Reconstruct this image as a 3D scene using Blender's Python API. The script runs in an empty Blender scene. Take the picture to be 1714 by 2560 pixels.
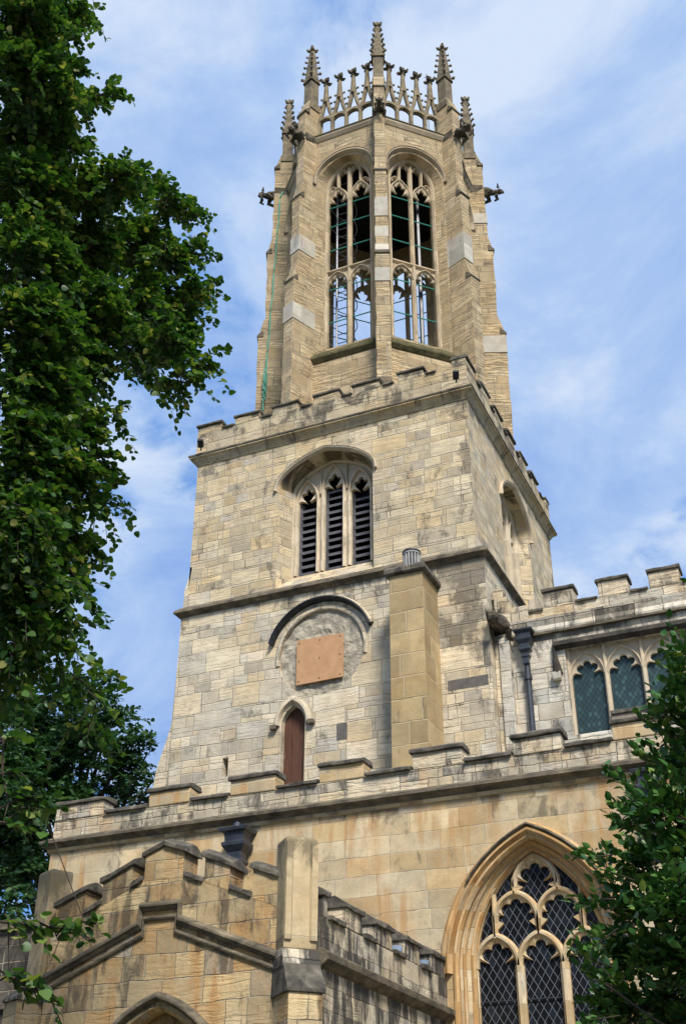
import bpy, bmesh, math, random
import numpy as np
from mathutils import Vector, Matrix, noise
from mathutils.geometry import tessellate_polygon
R = math.radians
PI = math.pi
random.seed(7)
rng = np.random.default_rng(11)
sc = bpy.context.scene
COL = sc.collection

# ------------------------------------------------------------------ camera
cam_d = bpy.data.cameras.new('camera')
cam = bpy.data.objects.new('camera', cam_d)
COL.objects.link(cam)
sc.camera = cam
CAM = Vector((9.8, -24.64, 1.6))
cam_d.sensor_fit = 'VERTICAL'
cam_d.sensor_height = 36.0
cam_d.lens = 2990.0 / 2560.0 * 36.0
cam_d.clip_end = 2000
yaw, pitch, roll = R(-23.9), R(31.5), R(.17)
fw = Vector((math.sin(yaw) * math.cos(pitch), math.cos(yaw) * math.cos(pitch), math.sin(pitch)))
r0 = Vector((math.cos(yaw), -math.sin(yaw), 0))
u0 = r0.cross(fw)
cr = r0 * math.cos(roll) + u0 * math.sin(roll)
cu = -r0 * math.sin(roll) + u0 * math.cos(roll)
m = Matrix((cr, cu, -fw)).transposed().to_4x4()
m.translation = CAM
cam.matrix_world = m

# ------------------------------------------------------------------ sky, sun, exposure
SUN_EL, SUN_AZ = R(47), R(143)      # azimuth from north (+y), clockwise: the sun stands in the south-east
w = bpy.data.worlds.new('World')
sc.world = w
w.use_nodes = True
nt = w.node_tree
nt.nodes.clear()
def N(t, kind, **kw):
    n = t.nodes.new(kind)
    for k, v in kw.items():
        setattr(n, k, v)
    return n
def mathn(t, op, a, b=None, clamp=False):
    n = N(t, 'ShaderNodeMath', operation=op, use_clamp=clamp)
    for i, x in enumerate((a, b)):
        if x is None:
            continue
        if isinstance(x, (int, float)):
            n.inputs[i].default_value = x
        else:
            t.links.new(x, n.inputs[i])
    return n.outputs[0]
def ramp(t, fac, stops, interp='LINEAR'):
    n = N(t, 'ShaderNodeValToRGB')
    n.color_ramp.interpolation = interp
    el = n.color_ramp.elements
    while len(el) > 1:
        el.remove(el[-1])
    el[0].position = stops[0][0]
    c = stops[0][1]
    el[0].color = (*c, 1) if not isinstance(c, (int, float)) else (c, c, c, 1)
    for p, c in stops[1:]:
        e = el.new(p)
        e.color = (*c, 1) if not isinstance(c, (int, float)) else (c, c, c, 1)
    t.links.new(fac, n.inputs[0])
    return n.outputs[0]
def maprange(t, x, a, b, c=0., d=1., smooth=True):
    n = N(t, 'ShaderNodeMapRange', interpolation_type='SMOOTHSTEP' if smooth else 'LINEAR')
    t.links.new(x, n.inputs[0])
    for i, v in zip((1, 2, 3, 4), (a, b, c, d)):
        n.inputs[i].default_value = v
    return n.outputs[0]
def mixc(t, fac, a, b, mode='MIX'):
    n = N(t, 'ShaderNodeMix', data_type='RGBA', blend_type=mode)
    for i, x in ((0, fac), (6, a), (7, b)):
        if isinstance(x, (int, float)):
            n.inputs[i].default_value = x
        elif isinstance(x, tuple):
            n.inputs[i].default_value = (*x, 1)
        else:
            t.links.new(x, n.inputs[i])
    return n.outputs[2]
def noisen(t, vec, scale, detail=4, rough=.55, dist=0.):
    n = N(t, 'ShaderNodeTexNoise')
    n.inputs['Scale'].default_value = scale
    n.inputs['Detail'].default_value = detail
    n.inputs['Roughness'].default_value = rough
    n.inputs['Distortion'].default_value = dist
    if vec is not None:
        t.links.new(vec, n.inputs['Vector'])
    return n.outputs[0]
def comb(t, x, y, z=0.):
    n = N(t, 'ShaderNodeCombineXYZ')
    for i, v in enumerate((x, y, z)):
        if isinstance(v, (int, float)):
            n.inputs[i].default_value = v
        else:
            t.links.new(v, n.inputs[i])
    return n.outputs[0]
sky = N(nt, 'ShaderNodeTexSky', sky_type='NISHITA', sun_disc=False, sun_elevation=SUN_EL, sun_rotation=SUN_AZ, air_density=1.2, dust_density=.6, ozone_density=1.6)
tc = N(nt, 'ShaderNodeTexCoord')
sep = N(nt, 'ShaderNodeSeparateXYZ')
nt.links.new(tc.outputs['Generated'], sep.inputs[0])
zz = mathn(nt, 'ADD', mathn(nt, 'MAXIMUM', sep.outputs[2], 0.), .25)
pv = comb(nt, mathn(nt, 'DIVIDE', sep.outputs[0], zz), mathn(nt, 'DIVIDE', sep.outputs[1], zz), .37)
c1 = noisen(nt, pv, 2.3, 7, .56, .35)
c2 = noisen(nt, pv, 5.2, 6, .62, .5)
cl = mathn(nt, 'ADD', mathn(nt, 'MULTIPLY', c1, .72), mathn(nt, 'MULTIPLY', c2, .28))
cover = maprange(nt, cl, .4, .485)
ccol = ramp(nt, noisen(nt, pv, 3.0, 8, .6, .4), [(.36, (2.2, 3.5, 6.4)), (.5, (3.3, 4.55, 6.9)), (.63, (5.2, 6.05, 7.4))])
skyb = mixc(nt, .8, sky.outputs[0], (.4, 2.2, 6.3))
skyc = mixc(nt, mathn(nt, 'ADD', mathn(nt, 'MULTIPLY', cover, .9), .08), skyb, ccol)
bg = N(nt, 'ShaderNodeBackground')
bg.inputs['Strength'].default_value = .063
nt.links.new(skyc, bg.inputs[0])
wo = N(nt, 'ShaderNodeOutputWorld')
nt.links.new(bg.outputs[0], wo.inputs[0])

sun_d = bpy.data.lights.new('sun', 'SUN')
sun_d.energy = 2.35
sun_d.angle = R(14)
sun_d.color = (1., .95, .875)
sun = bpy.data.objects.new('sun', sun_d)
COL.objects.link(sun)
sdir = Vector((math.sin(SUN_AZ) * math.cos(SUN_EL), math.cos(SUN_AZ) * math.cos(SUN_EL), math.sin(SUN_EL)))
sun.rotation_euler = (-sdir).to_track_quat('-Z', 'Y').to_euler()
sun.location = (20, -30, 40)
sc.view_settings.view_transform = 'Standard'
sc.view_settings.look = 'None'
sc.view_settings.exposure = 1.05
sc.view_settings.gamma = 1.0
sc.cycles.max_bounces = 6
sc.cycles.transparent_max_bounces = 8

# ------------------------------------------------------------------ mesh helpers
class F:
    """A wall frame: u runs along the wall, v is height, w points outwards."""
    def __init__(s, o=(0, 0, 0), ang=-90):
        a = R(ang)
        s.n = Vector((math.cos(a), math.sin(a), 0))
        s.t = Vector((-s.n.y, s.n.x, 0))
        s.o = Vector(o)
    def p(s, u, v, w=0.):
        return s.o + s.t * u + Vector((0, 0, v)) + s.n * w
FRONT = lambda y: F((0, y, 0), -90)
RIGHT = lambda x: F((x, 0, 0), 0)
class MB:
    def __init__(s):
        s.v, s.f = [], []
    def add(s, vs, fs):
        b = len(s.v)
        s.v += [tuple(x) for x in vs]
        s.f += [tuple(i + b for i in f) for f in fs]
        return s
    def loft(s, rings, cap0=True, cap1=True, closed=True):
        n = len(rings[0])
        vs = [p for r in rings for p in r]
        fs = []
        for k in range(len(rings) - 1):
            for i in range(n if closed else n - 1):
                j = (i + 1) % n
                fs.append((k * n + i, k * n + j, (k + 1) * n + j, (k + 1) * n + i))
        if cap0:
            fs.append(tuple(range(n - 1, -1, -1)))
        if cap1:
            fs.append(tuple((len(rings) - 1) * n + i for i in range(n)))
        return s.add(vs, fs)
    def box(s, f, u0, u1, v0, v1, w0, w1, jit=0.):
        j = lambda: random.uniform(-jit, jit)
        rg = lambda v: [f.p(u0 + j(), v + j(), w1 + j()), f.p(u1 + j(), v + j(), w1 + j()), f.p(u1 + j(), v + j(), w0), f.p(u0 + j(), v + j(), w0)]
        return s.loft([rg(v0), rg(v1)])
    def plate(s, f, outer, holes, w0, w1=None, reveal=True, back=True):
        """polygon with holes in frame f at depth w0; extruded back to w1 when given"""
        loops = [outer] + list(holes)
        allp = [q for l in loops for q in l]
        tris = tessellate_polygon([[Vector((a, b, 0)) for a, b in l] for l in loops])
        def orient(t, flip):
            a, b, c = [allp[i] for i in t]
            cr_ = (b[0] - a[0]) * (c[1] - a[1]) - (b[1] - a[1]) * (c[0] - a[0])
            t = tuple(t)
            if (cr_ < 0) != flip:
                t = t[::-1]
            return t
        s.add([f.p(a, b, w0) for a, b in allp], [orient(t, False) for t in tris])
        if w1 is not None:
            if back:
                s.add([f.p(a, b, w1) for a, b in allp], [orient(t, True) for t in tris])
            if reveal:
                for l in (loops[1:] if reveal == 'holes' else loops):
                    n = len(l)
                    s.add([f.p(a, b, w0) for a, b in l] + [f.p(a, b, w1) for a, b in l],
                          [(i, (i + 1) % n, n + (i + 1) % n, n + i) for i in range(n)])
        return s
    def strip(s, f, A, B, wa, wb, closed=False):
        n = len(A)
        s.add([f.p(a, b, wa) for a, b in A] + [f.p(a, b, wb) for a, b in B],
              [(i, (i + 1) % n, n + (i + 1) % n, n + i) for i in range(n if closed else n - 1)])
        return s
    def bar(s, f, path, width, w0, w1, ch=.3, closed=False):
        """moulded stone bar along a 2-D path: chamfered front and back"""
        n = len(path)
        prof = [(-.5, w0 + (w1 - w0) * ch), (-.5, w1 - (w1 - w0) * ch), (-.16, w1), (.16, w1), (.5, w1 - (w1 - w0) * ch), (.5, w0 + (w1 - w0) * ch), (.16, w0), (-.16, w0)]
        rings = []
        for i in range(n):
            a = path[i - 1] if (i > 0 or closed) else path[i]
            b = path[(i + 1) % n] if (i < n - 1 or closed) else path[i]
            dx, dy = b[0] - a[0], b[1] - a[1]
            L = math.hypot(dx, dy) or 1
            nx, ny = -dy / L, dx / L
            k = 1.
            if (i > 0 and i < n - 1) or closed:
                p0, p1, p2 = path[i - 1], path[i], path[(i + 1) % n]
                e = (p1[0] - p0[0], p1[1] - p0[1])
                le = math.hypot(*e) or 1
                k = 1 / max(.5, abs((-e[1] / le) * nx + (e[0] / le) * ny))
            rings.append([f.p(path[i][0] + nx * q * width * k, path[i][1] + ny * q * width * k, ww) for q, ww in prof])
        if closed:
            rings.append(rings[0])
        return s.loft(rings, not closed, not closed)
    def mould(s, f, path, prof):
        """sweep a section prof [(out, up)] along a 2-D path (hood moulds, strings); 'up' is away from the curve centre"""
        n = len(path)
        rings = []
        for i in range(n):
            a = path[max(i - 1, 0)]
            b = path[min(i + 1, n - 1)]
            dx, dy = b[0] - a[0], b[1] - a[1]
            L = math.hypot(dx, dy) or 1
            nx, ny = -dy / L, dx / L
            rings.append([f.p(path[i][0] + nx * up, path[i][1] + ny * up, out) for out, up in prof])
        return s.loft(rings)
    def tube(s, pts, rad, n=8, jit=0.):
        rings = []
        for i, p in enumerate(pts):
            p = Vector(p)
            d = (Vector(pts[min(i + 1, len(pts) - 1)]) - Vector(pts[max(i - 1, 0)])).normalized()
            a = d.cross(Vector((0, 0, 1)))
            if a.length < .05:
                a = d.cross(Vector((1, 0, 0)))
            a.normalize()
            b = d.cross(a)
            r = rad[i] if isinstance(rad, (list, tuple)) else rad
            rings.append([p + (a * math.cos(2 * PI * k / n) + b * math.sin(2 * PI * k / n)) * r * (1 + random.uniform(-jit, jit)) for k in range(n)])
        return s.loft(rings)
    def blob(s, c, rx, ry=None, rz=None, jit=.12, rot=None):
        ry = ry or rx
        rz = rz or rx
        c = Vector(c)
        rings = []
        for k in range(1, 5):
            th = PI * k / 5
            rings.append([(math.sin(th) * math.cos(2 * PI * i / 7), math.sin(th) * math.sin(2 * PI * i / 7), -math.cos(th)) for i in range(7)])
        def tr(q):
            j = 1 + random.uniform(-jit, jit)
            v = Vector((q[0] * rx * j, q[1] * ry * j, q[2] * rz * j))
            if rot is not None:
                v = rot @ v
            return c + v
        return s.loft([[tr(q) for q in r] for r in rings])
    def build(s, name, mat, parent=None, bevel=0., smooth=False):
        me = bpy.data.meshes.new(name)
        me.from_pydata(s.v, [], s.f)
        me.update()
        uv_box(me)
        if mat is not None:
            me.materials.append(mat)
        if smooth:
            me.polygons.foreach_set('use_smooth', [True] * len(me.polygons))
        o = bpy.data.objects.new(name, me)
        COL.objects.link(o)
        o.parent = parent
        if bevel:
            b = o.modifiers.new('bevel', 'BEVEL')
            b.width = bevel
            b.segments = 2
            b.limit_method = 'ANGLE'
            b.angle_limit = R(35)
        return o
def uv_box(me):
    uvl = me.uv_layers.new(name='UVMap')
    npoly = len(me.polygons)
    if npoly > 60000:
        return
    for p in me.polygons:
        n = p.normal
        h = math.hypot(n.x, n.y)
        for li in p.loop_indices:
            co = me.vertices[me.loops[li].vertex_index].co
            if h > .35:
                t = (-n.y / h, n.x / h)
                uvl.data[li].uv = (co.x * t[0] + co.y * t[1], co.z)
            else:
                uvl.data[li].uv = (co.x, co.y)
def tag(o, label=None, cat=None, group=None, kind=None):
    if label: o['label'] = label
    if cat: o['category'] = cat
    if group: o['group'] = group
    if kind: o['kind'] = kind
    return o
def empty(name, loc=(0, 0, 0)):
    o = bpy.data.objects.new(name, None)
    o.location = loc
    o.empty_display_size = .3
    COL.objects.link(o)
    return o
def dup(o, parent, loc=None, rotz=None):
    c = o.copy()
    COL.objects.link(c)
    c.parent = parent
    if loc is not None: c.location = loc
    if rotz is not None: c.rotation_euler = (0, 0, rotz)
    for ch in list(o.children):
        dup(ch, c)
    return c

# ------------------------------------------------------------------ arches
def arch(x0, x1, zs, rise, n=16, peak=.0):
    """points from the right springing over the apex to the left springing"""
    h = (x1 - x0) / 2
    c = (x0 + x1) / 2
    pts = []
    if rise >= h * .98:
        ra = (h * h + rise * rise) / (2 * h)
        a1 = math.asin(min(1, rise / ra))
        half = []
        for i in range(n + 1):
            a = a1 * i / n
            half.append((ra * math.cos(a) - (ra - h), ra * math.sin(a)))
    else:
        half = []
        for i in range(n + 1):
            a = PI / 2 * i / n
            x = h * math.cos(a)
            half.append((x, rise * math.sin(a) * (1 - peak) + rise * peak * (1 - x / h)))
    half[-1] = (0, rise)
    pts = [(c + x, zs + z) for x, z in half] + [(c - x, zs + z) for x, z in half[-2::-1]]
    return pts
def four(x0, x1, zs, rise, n=8):
    """four-centred arch: quick curve at the springing, nearly straight to a blunt point"""
    h = (x1 - x0) / 2
    c = (x0 + x1) / 2
    half = []
    for i in range(2 * n + 1):
        a = PI / 2 * i / (2 * n)
        x = math.cos(a)
        z = math.sin(a) ** .92
        half.append((h * x, rise * (.74 * z + .26 * (1 - x))))
    return [(c + x, zs + z) for x, z in half] + [(c - x, zs + z) for x, z in half[-2::-1]]
def opening(x0, x1, zb, zs, rise, n=16, kind=arch):
    return [(x0, zb), (x1, zb)] + kind(x0, x1, zs, rise, n)
def cusped(x0, x1, zs, rise, nf=5, amp=.3, n=40):
    """a pointed light head and the cusped opening inside it (rounded foils parted by stubby cusps)"""
    base = arch(x0, x1, zs, rise, n // 2)
    c = (x0 + x1) / 2
    h = (x1 - x0) / 2
    rr = rise / h
    g = 1 - .25 * amp
    if nf == 5:
        foils = [(0, rr * .66 * g, .25), (.42, rr * .42, .27), (-.42, rr * .42, .27), (.7, rr * .03, .28), (-.7, rr * .03, .28), (0, rr * .25, .42 - .25 * (amp - .3))]
    else:
        foils = [(0, rr * .6, .34), (.5, rr * .12, .4), (-.5, rr * .12, .4), (0, rr * .2, .4)]
    out = []
    L = len(base) - 1
    for i in range(L + 1):
        th = PI * i / L
        dx, dz = math.cos(th), math.sin(th)
        best = .2
        for fx, fz, fr in foils:
            bq = fx * dx + fz * dz
            disc = bq * bq - (fx * fx + fz * fz - fr * fr)
            if disc >= 0:
                best = max(best, bq + math.sqrt(disc))
        bx, bz = base[i]
        lim = math.hypot(bx - c, bz - zs) / h
        # stay inside the arch along this direction
        k = best * h
        out.append((c + dx * k, zs + dz * k))
    out[0], out[-1] = base[0], base[-1]
    return base, out
def light_head(mb, f, x0, x1, zs, rise, w0, w1, bw=.06, nf=5, amp=.3, cusp_t=.5):
    base, cu_ = cusped(x0, x1, zs, rise, nf, amp)
    mb.bar(f, base, bw, w0, w1)
    m_ = (w0 + w1) / 2
    d = (w1 - w0) * cusp_t / 2
    n = len(base)
    mb.strip(f, base, cu_, m_ + d, m_ + d * .35)
    mb.strip(f, cu_, base, m_ - d * .35, m_ - d)
    mb.strip(f, cu_, cu_, m_ + d * .35, m_ - d * .35)

# ------------------------------------------------------------------ materials
def new_mat(name):
    mt = bpy.data.materials.new(name)
    mt.use_nodes = True
    t = mt.node_tree
    t.nodes.clear()
    out = N(t, 'ShaderNodeOutputMaterial')
    b = N(t, 'ShaderNodeBsdfPrincipled')
    b.inputs['Specular IOR Level'].default_value = .25
    t.links.new(b.outputs[0], out.inputs[0])
    return mt, t, b
def masonry(name, row, length, cols, soot=.3, sootc=(.06, .055, .048), streak=.0, streakc=(.47, .26, .1), mortar=(.5, .43, .31), bed=.0, pit=.35, rowrand=.55, bump=.9, mw=.009, moss=0., patches=(), ss=(1.5, 1.), warm=.24, two=0.):
    mt, t, b = new_mat(name)
    uvn = N(t, 'ShaderNodeUVMap', uv_map='UVMap')
    sp = N(t, 'ShaderNodeSeparateXYZ')
    t.links.new(uvn.outputs[0], sp.inputs[0])
    oi = N(t, 'ShaderNodeObjectInfo')
    off = mathn(t, 'MULTIPLY', oi.outputs['Random'], 37.3)
    uv = comb(t, mathn(t, 'ADD', sp.outputs[0], off), sp.outputs[1], off)
    wob = mathn(t, 'MULTIPLY', mathn(t, 'SUBTRACT', noisen(t, uv, .8, 3), .5), .09)
    wob2 = mathn(t, 'MULTIPLY', mathn(t, 'SUBTRACT', noisen(t, uv, 6, 4), .5), .04)
    v = mathn(t, 'ADD', mathn(t, 'ADD', sp.outputs[1], wob), wob2)
    u = mathn(t, 'ADD', mathn(t, 'ADD', sp.outputs[0], off), wob2)
    def vor(wv, feat, rnd):
        n = N(t, 'ShaderNodeTexVoronoi', voronoi_dimensions='1D', feature=feat)
        n.inputs['Scale'].default_value = 1
        n.inputs['Randomness'].default_value = rnd
        t.links.new(wv, n.inputs['W'])
        return n
    def grid(row, length, seed):
        wr = mathn(t, 'ADD', mathn(t, 'MULTIPLY', v, 1 / row), seed)
        rc = N(t, 'ShaderNodeSeparateColor')
        t.links.new(vor(wr, 'F1', rowrand).outputs['Color'], rc.inputs[0])
        rd = mathn(t, 'MULTIPLY', vor(wr, 'DISTANCE_TO_EDGE', rowrand).outputs['Distance'], row)
        wu = mathn(t, 'ADD', mathn(t, 'MULTIPLY', mathn(t, 'MULTIPLY', u, 1 / length), mathn(t, 'ADD', mathn(t, 'MULTIPLY', rc.outputs[0], .8), .65)), mathn(t, 'MULTIPLY', rc.outputs[1], 83.))
        colr = vor(wu, 'F1', .8).outputs['Color']
        cd = mathn(t, 'MULTIPLY', vor(wu, 'DISTANCE_TO_EDGE', .8).outputs['Distance'], length)
        return colr, mathn(t, 'MINIMUM', rd, cd)
    colr, d = grid(row * (.92 if two else 1.), length, 0.)
    if two:
        colb, db = grid(row * 1.6, length * 1.5, 7.3)
        sb = N(t, 'ShaderNodeSeparateColor')
        t.links.new(colb, sb.inputs[0])
        isb = mathn(t, 'GREATER_THAN', sb.outputs[1], 1 - two)
        colr = mixc(t, isb, colr, colb)
        ds = mathn(t, 'MINIMUM', d, db)
        d = mathn(t, 'ADD', mathn(t, 'MULTIPLY', db, isb), mathn(t, 'MULTIPLY', ds, mathn(t, 'SUBTRACT', 1., isb)))
    cc = N(t, 'ShaderNodeSeparateColor')
    t.links.new(colr, cc.inputs[0])
    big = noisen(t, uv, .45, 4, .6)
    mid = noisen(t, uv, 2.6, 7, .65, .3)
    fine = noisen(t, uv, 22, 5, .65)
    stone = maprange(t, mathn(t, 'ADD', d, mathn(t, 'MULTIPLY', mathn(t, 'SUBTRACT', mid, .5), .02)), mw * .35, mw * 1.5)
    idv = mathn(t, 'ADD', mathn(t, 'MULTIPLY', cc.outputs[0], .8), mathn(t, 'MULTIPLY', big, .2))
    base = ramp(t, idv, cols)
    val = mathn(t, 'ADD', mathn(t, 'MULTIPLY', cc.outputs[1], .4), .8)
    val = mathn(t, 'MULTIPLY', val, mathn(t, 'ADD', mathn(t, 'MULTIPLY', mid, 1.), .5))
    tint = noisen(t, uv, 1.7, 5, .6)
    base = mixc(t, maprange(t, tint, .38, .68, 0, warm), base, mixc(t, 1., base, (1.12, .86, .58), 'MULTIPLY'))
    val = mathn(t, 'MULTIPLY', val, mathn(t, 'ADD', mathn(t, 'MULTIPLY', fine, .36), .82))
    base = mixc(t, 1., base, comb(t, val, val, val), 'MULTIPLY')
    base = mixc(t, maprange(t, noisen(t, uv, 1.25, 6, .62), .52, .68, 0, .4), base, mixc(t, 1., base, (1.2, 1.26, 1.34), 'MULTIPLY'))
    # some joints are dark gaps, some are pale lime mortar
    jd = mixc(t, maprange(t, noisen(t, uv, 1.9, 4), .3, .46), (.17, .14, .1), mortar)
    base = mixc(t, stone, jd, base)
    if streak:
        st = noisen(t, comb(t, mathn(t, 'MULTIPLY', u, 5.), mathn(t, 'MULTIPLY', v, .45), 3.), 1., 4, .6)
        st = mathn(t, 'MULTIPLY', maprange(t, st, .46, .64), maprange(t, noisen(t, uv, .7, 3), .4, .56))
        base = mixc(t, mathn(t, 'MULTIPLY', st, streak), base, streakc)
    if soot:
        s1 = noisen(t, comb(t, mathn(t, 'MULTIPLY', u, ss[0]), mathn(t, 'MULTIPLY', v, ss[1]), 9.), 1.2, 9, .72, .4)
        for (pu, pv_, su, sv, am) in patches:
            k1 = mathn(t, 'SUBTRACT', 1., mathn(t, 'MULTIPLY', mathn(t, 'ABSOLUTE', mathn(t, 'SUBTRACT', sp.outputs[0], pu)), 1 / su), True)
            k2 = mathn(t, 'SUBTRACT', 1., mathn(t, 'MULTIPLY', mathn(t, 'ABSOLUTE', mathn(t, 'SUBTRACT', sp.outputs[1], pv_)), 1 / sv), True)
            s1 = mathn(t, 'ADD', s1, mathn(t, 'MULTIPLY', mathn(t, 'MULTIPLY', k1, k2), am))
        s1 = mathn(t, 'ADD', s1, mathn(t, 'MULTIPLY', mathn(t, 'SUBTRACT', cc.outputs[2], .5), .12))
        sm = maprange(t, s1, .62 - soot * .3, .74 - soot * .22)
        base = mixc(t, mathn(t, 'MULTIPLY', sm, min(.95, .55 + soot * .5)), base, sootc)
    if moss:
        ms = maprange(t, noisen(t, uv, 3.1, 6, .7), .56, .7)
        base = mixc(t, mathn(t, 'MULTIPLY', ms, moss), base, (.16, .15, .035))
    t.links.new(base, b.inputs['Base Color'])
    b.inputs['Roughness'].default_value = .92
    h = mathn(t, 'ADD', mathn(t, 'MULTIPLY', stone, 1.), mathn(t, 'MULTIPLY', fine, pit))
    h = mathn(t, 'ADD', h, mathn(t, 'MULTIPLY', mid, pit * 2.4))
    h = mathn(t, 'ADD', h, mathn(t, 'MULTIPLY', cc.outputs[2], .5))
    if bed:
        bn = noisen(t, comb(t, mathn(t, 'MULTIPLY', u, 1.6), mathn(t, 'MULTIPLY', v, 15.), 5.), 1., 5, .6, .6)
        bm_ = maprange(t, bn, .36, .56)
        amt = mathn(t, 'MULTIPLY', maprange(t, cc.outputs[1], .25, .75), bed)
        h = mathn(t, 'ADD', h, mathn(t, 'MULTIPLY', mathn(t, 'MULTIPLY', bm_, amt), 1.6))
    bp = N(t, 'ShaderNodeBump')
    bp.inputs['Strength'].default_value = bump
    bp.inputs['Distance'].default_value = .022
    t.links.new(h, bp.inputs['Height'])
    t.links.new(bp.outputs[0], b.inputs['Normal'])
    return mt
def simple(name, c1_, c2_, scale=6., rough=.7, metal=0., bump=.2, stretch=None, c3=None, spec=.3, dist=.01):
    mt, t, b = new_mat(name)
    tcn = N(t, 'ShaderNodeTexCoord')
    oi = N(t, 'ShaderNodeObjectInfo')
    mp = N(t, 'ShaderNodeVectorMath', operation='ADD')
    t.links.new(tcn.outputs['Object'], mp.inputs[0])
    t.links.new(comb(t, mathn(t, 'MULTIPLY', oi.outputs['Random'], 20.), 0., 0.), mp.inputs[1])
    vec = mp.outputs[0]
    if stretch:
        vm = N(t, 'ShaderNodeVectorMath', operation='MULTIPLY')
        t.links.new(vec, vm.inputs[0])
        vm.inputs[1].default_value = stretch
        vec = vm.outputs[0]
    n1 = noisen(t, vec, scale, 8, .65, .3)
    stops = [(.34, c1_), (.64, c2_)]
    if c3: stops.append((.74, c3))
    t.links.new(ramp(t, n1, stops), b.inputs['Base Color'])
    b.inputs['Roughness'].default_value = rough
    b.inputs['Metallic'].default_value = metal
    b.inputs['Specular IOR Level'].default_value = spec
    if bump:
        bp = N(t, 'ShaderNodeBump')
        bp.inputs['Strength'].default_value = bump
        bp.inputs['Distance'].default_value = dist
        t.links.new(noisen(t, vec, scale * 2.2, 8, .7), bp.inputs['Height'])
        t.links.new(bp.outputs[0], b.inputs['Normal'])
    return mt
def lattice(name, glass, lead, pu, pv_, wd, rough=.12, patch=(.02, .03, .05), border=None):
    """leaded glass: diamond quarries in dark lead cames"""
    mt, t, b = new_mat(name)
    uvn = N(t, 'ShaderNodeUVMap', uv_map='UVMap')
    sp = N(t, 'ShaderNodeSeparateXYZ')
    t.links.new(uvn.outputs[0], sp.inputs[0])
    a = mathn(t, 'MULTIPLY', sp.outputs[0], 1 / pu)
    c = mathn(t, 'MULTIPLY', sp.outputs[1], 1 / pv_)
    def line(x):
        fr = mathn(t, 'FRACT', x)
        return mathn(t, 'ABSOLUTE', mathn(t, 'SUBTRACT', fr, .5))
    p1, p2 = mathn(t, 'ADD', a, c), mathn(t, 'SUBTRACT', a, c)
    mx = mathn(t, 'MAXIMUM', line(p1), line(p2))
    came = maprange(t, mx, .5 - wd * 1.3, .5 - wd * .7)
    wn = N(t, 'ShaderNodeTexWhiteNoise', noise_dimensions='2D')
    t.links.new(comb(t, mathn(t, 'FLOOR', p1), mathn(t, 'FLOOR', p2)), wn.inputs['Vector'])
    g = mixc(t, maprange(t, wn.outputs['Value'], .55, 1., 0, .8), glass, patch)
    t.links.new(mixc(t, came, g, lead), b.inputs['Base Color'])
    t.links.new(mathn(t, 'ADD', mathn(t, 'MULTIPLY', came, .5), rough), b.inputs['Roughness'])
    b.inputs['Specular IOR Level'].default_value = .28
    nrm = N(t, 'ShaderNodeBump')
    nrm.inputs['Strength'].default_value = .45
    nrm.inputs['Distance'].default_value = .02
    t.links.new(mathn(t, 'ADD', mathn(t, 'MULTIPLY', came, .5), mathn(t, 'MULTIPLY', wn.outputs['Value'], .2)), nrm.inputs['Height'])
    t.links.new(nrm.outputs[0], b.inputs['Normal'])
    return mt
CREAM = [(0., (.33, .305, .26)), (.08, (.39, .35, .28)), (.16, (.5, .42, .29)), (.4, (.56, .465, .305)), (.62, (.52, .405, .235)), (.8, (.58, .49, .335)), (.92, (.47, .425, .345)), (1., (.6, .545, .43))]
PALE = [(0., (.26, .245, .22)), (.06, (.4, .37, .315)), (.2, (.53, .47, .355)), (.5, (.59, .51, .37)), (.75, (.57, .465, .3)), (.9, (.47, .435, .365)), (1., (.64, .6, .5))]
BUFF = [(0., (.37, .285, .175)), (.3, (.47, .365, .215)), (.6, (.53, .42, .26)), (.85, (.43, .325, .18)), (1., (.56, .47, .33))]
AISLE = [(0., (.44, .34, .2)), (.2, (.53, .43, .27)), (.45, (.58, .48, .315)), (.65, (.55, .41, .22)), (.82, (.51, .365, .2)), (.92, (.53, .46, .35)), (1., (.6, .51, .36))]
PORCH = [(0., (.36, .27, .16)), (.3, (.48, .375, .22)), (.55, (.53, .41, .23)), (.75, (.44, .3, .15)), (.9, (.47, .42, .33)), (1., (.57, .51, .4))]
M = {}
M['tower'] = masonry('tower_stone', .235, .42, CREAM, soot=.14, bed=.25, two=.4, pit=.6, rowrand=.8, bump=.65, patches=((3.4, 16.5, .4, 2.5, .2), (0, 18., 99, .5, .09)))
M['lower'] = masonry('lower_tower_stone', .27, .46, PALE, soot=.2, bed=.25, two=.45, pit=.6, rowrand=.8, bump=.65, patches=((3.3, 13.1, .7, 2.4, .34), (3.2, 11.6, .8, 1.6, .1), (0, 13.8, 99, .6, .12)))
M['lantern'] = masonry('lantern_stone', .36, .6, BUFF, soot=.13, bed=1.1, two=.35, pit=.5, mw=.007, rowrand=.8, patches=((0, 29.2, 99, .5, .07), (0, 19., 99, 1., .05)))
M['parapet'] = masonry('parapet_stone', .4, .7, CREAM[2:6], soot=.46, ss=(2., .9), bed=.9, pit=.5, mw=.007)
M['aisle'] = masonry('aisle_stone', .31, .62, AISLE, soot=.12, warm=.28, streak=.7, bed=.05, pit=.2, rowrand=.35, bump=.5, mw=.005, patches=((0, 7.75, 99, .6, .1), (6.2, 7.0, 1.2, .8, .12)))
M['aparapet'] = masonry('aisle_parapet_stone', .3, .5, PALE[1:], two=.4, soot=.5, ss=(2.6, 1.), streak=.3, bed=.4, pit=.5, rowrand=.3)
M['porch'] = masonry('porch_stone', .3, .52, PORCH, soot=.33, ss=(3.2, .8), warm=.36, sootc=(.05, .045, .036), streak=.8, patches=((1.4, 5.3, 3, .9, .1), (0.2, 4.6, 1.2, 1.2, .06)), bed=.2, pit=.35, rowrand=.25, mw=.006)
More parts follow.
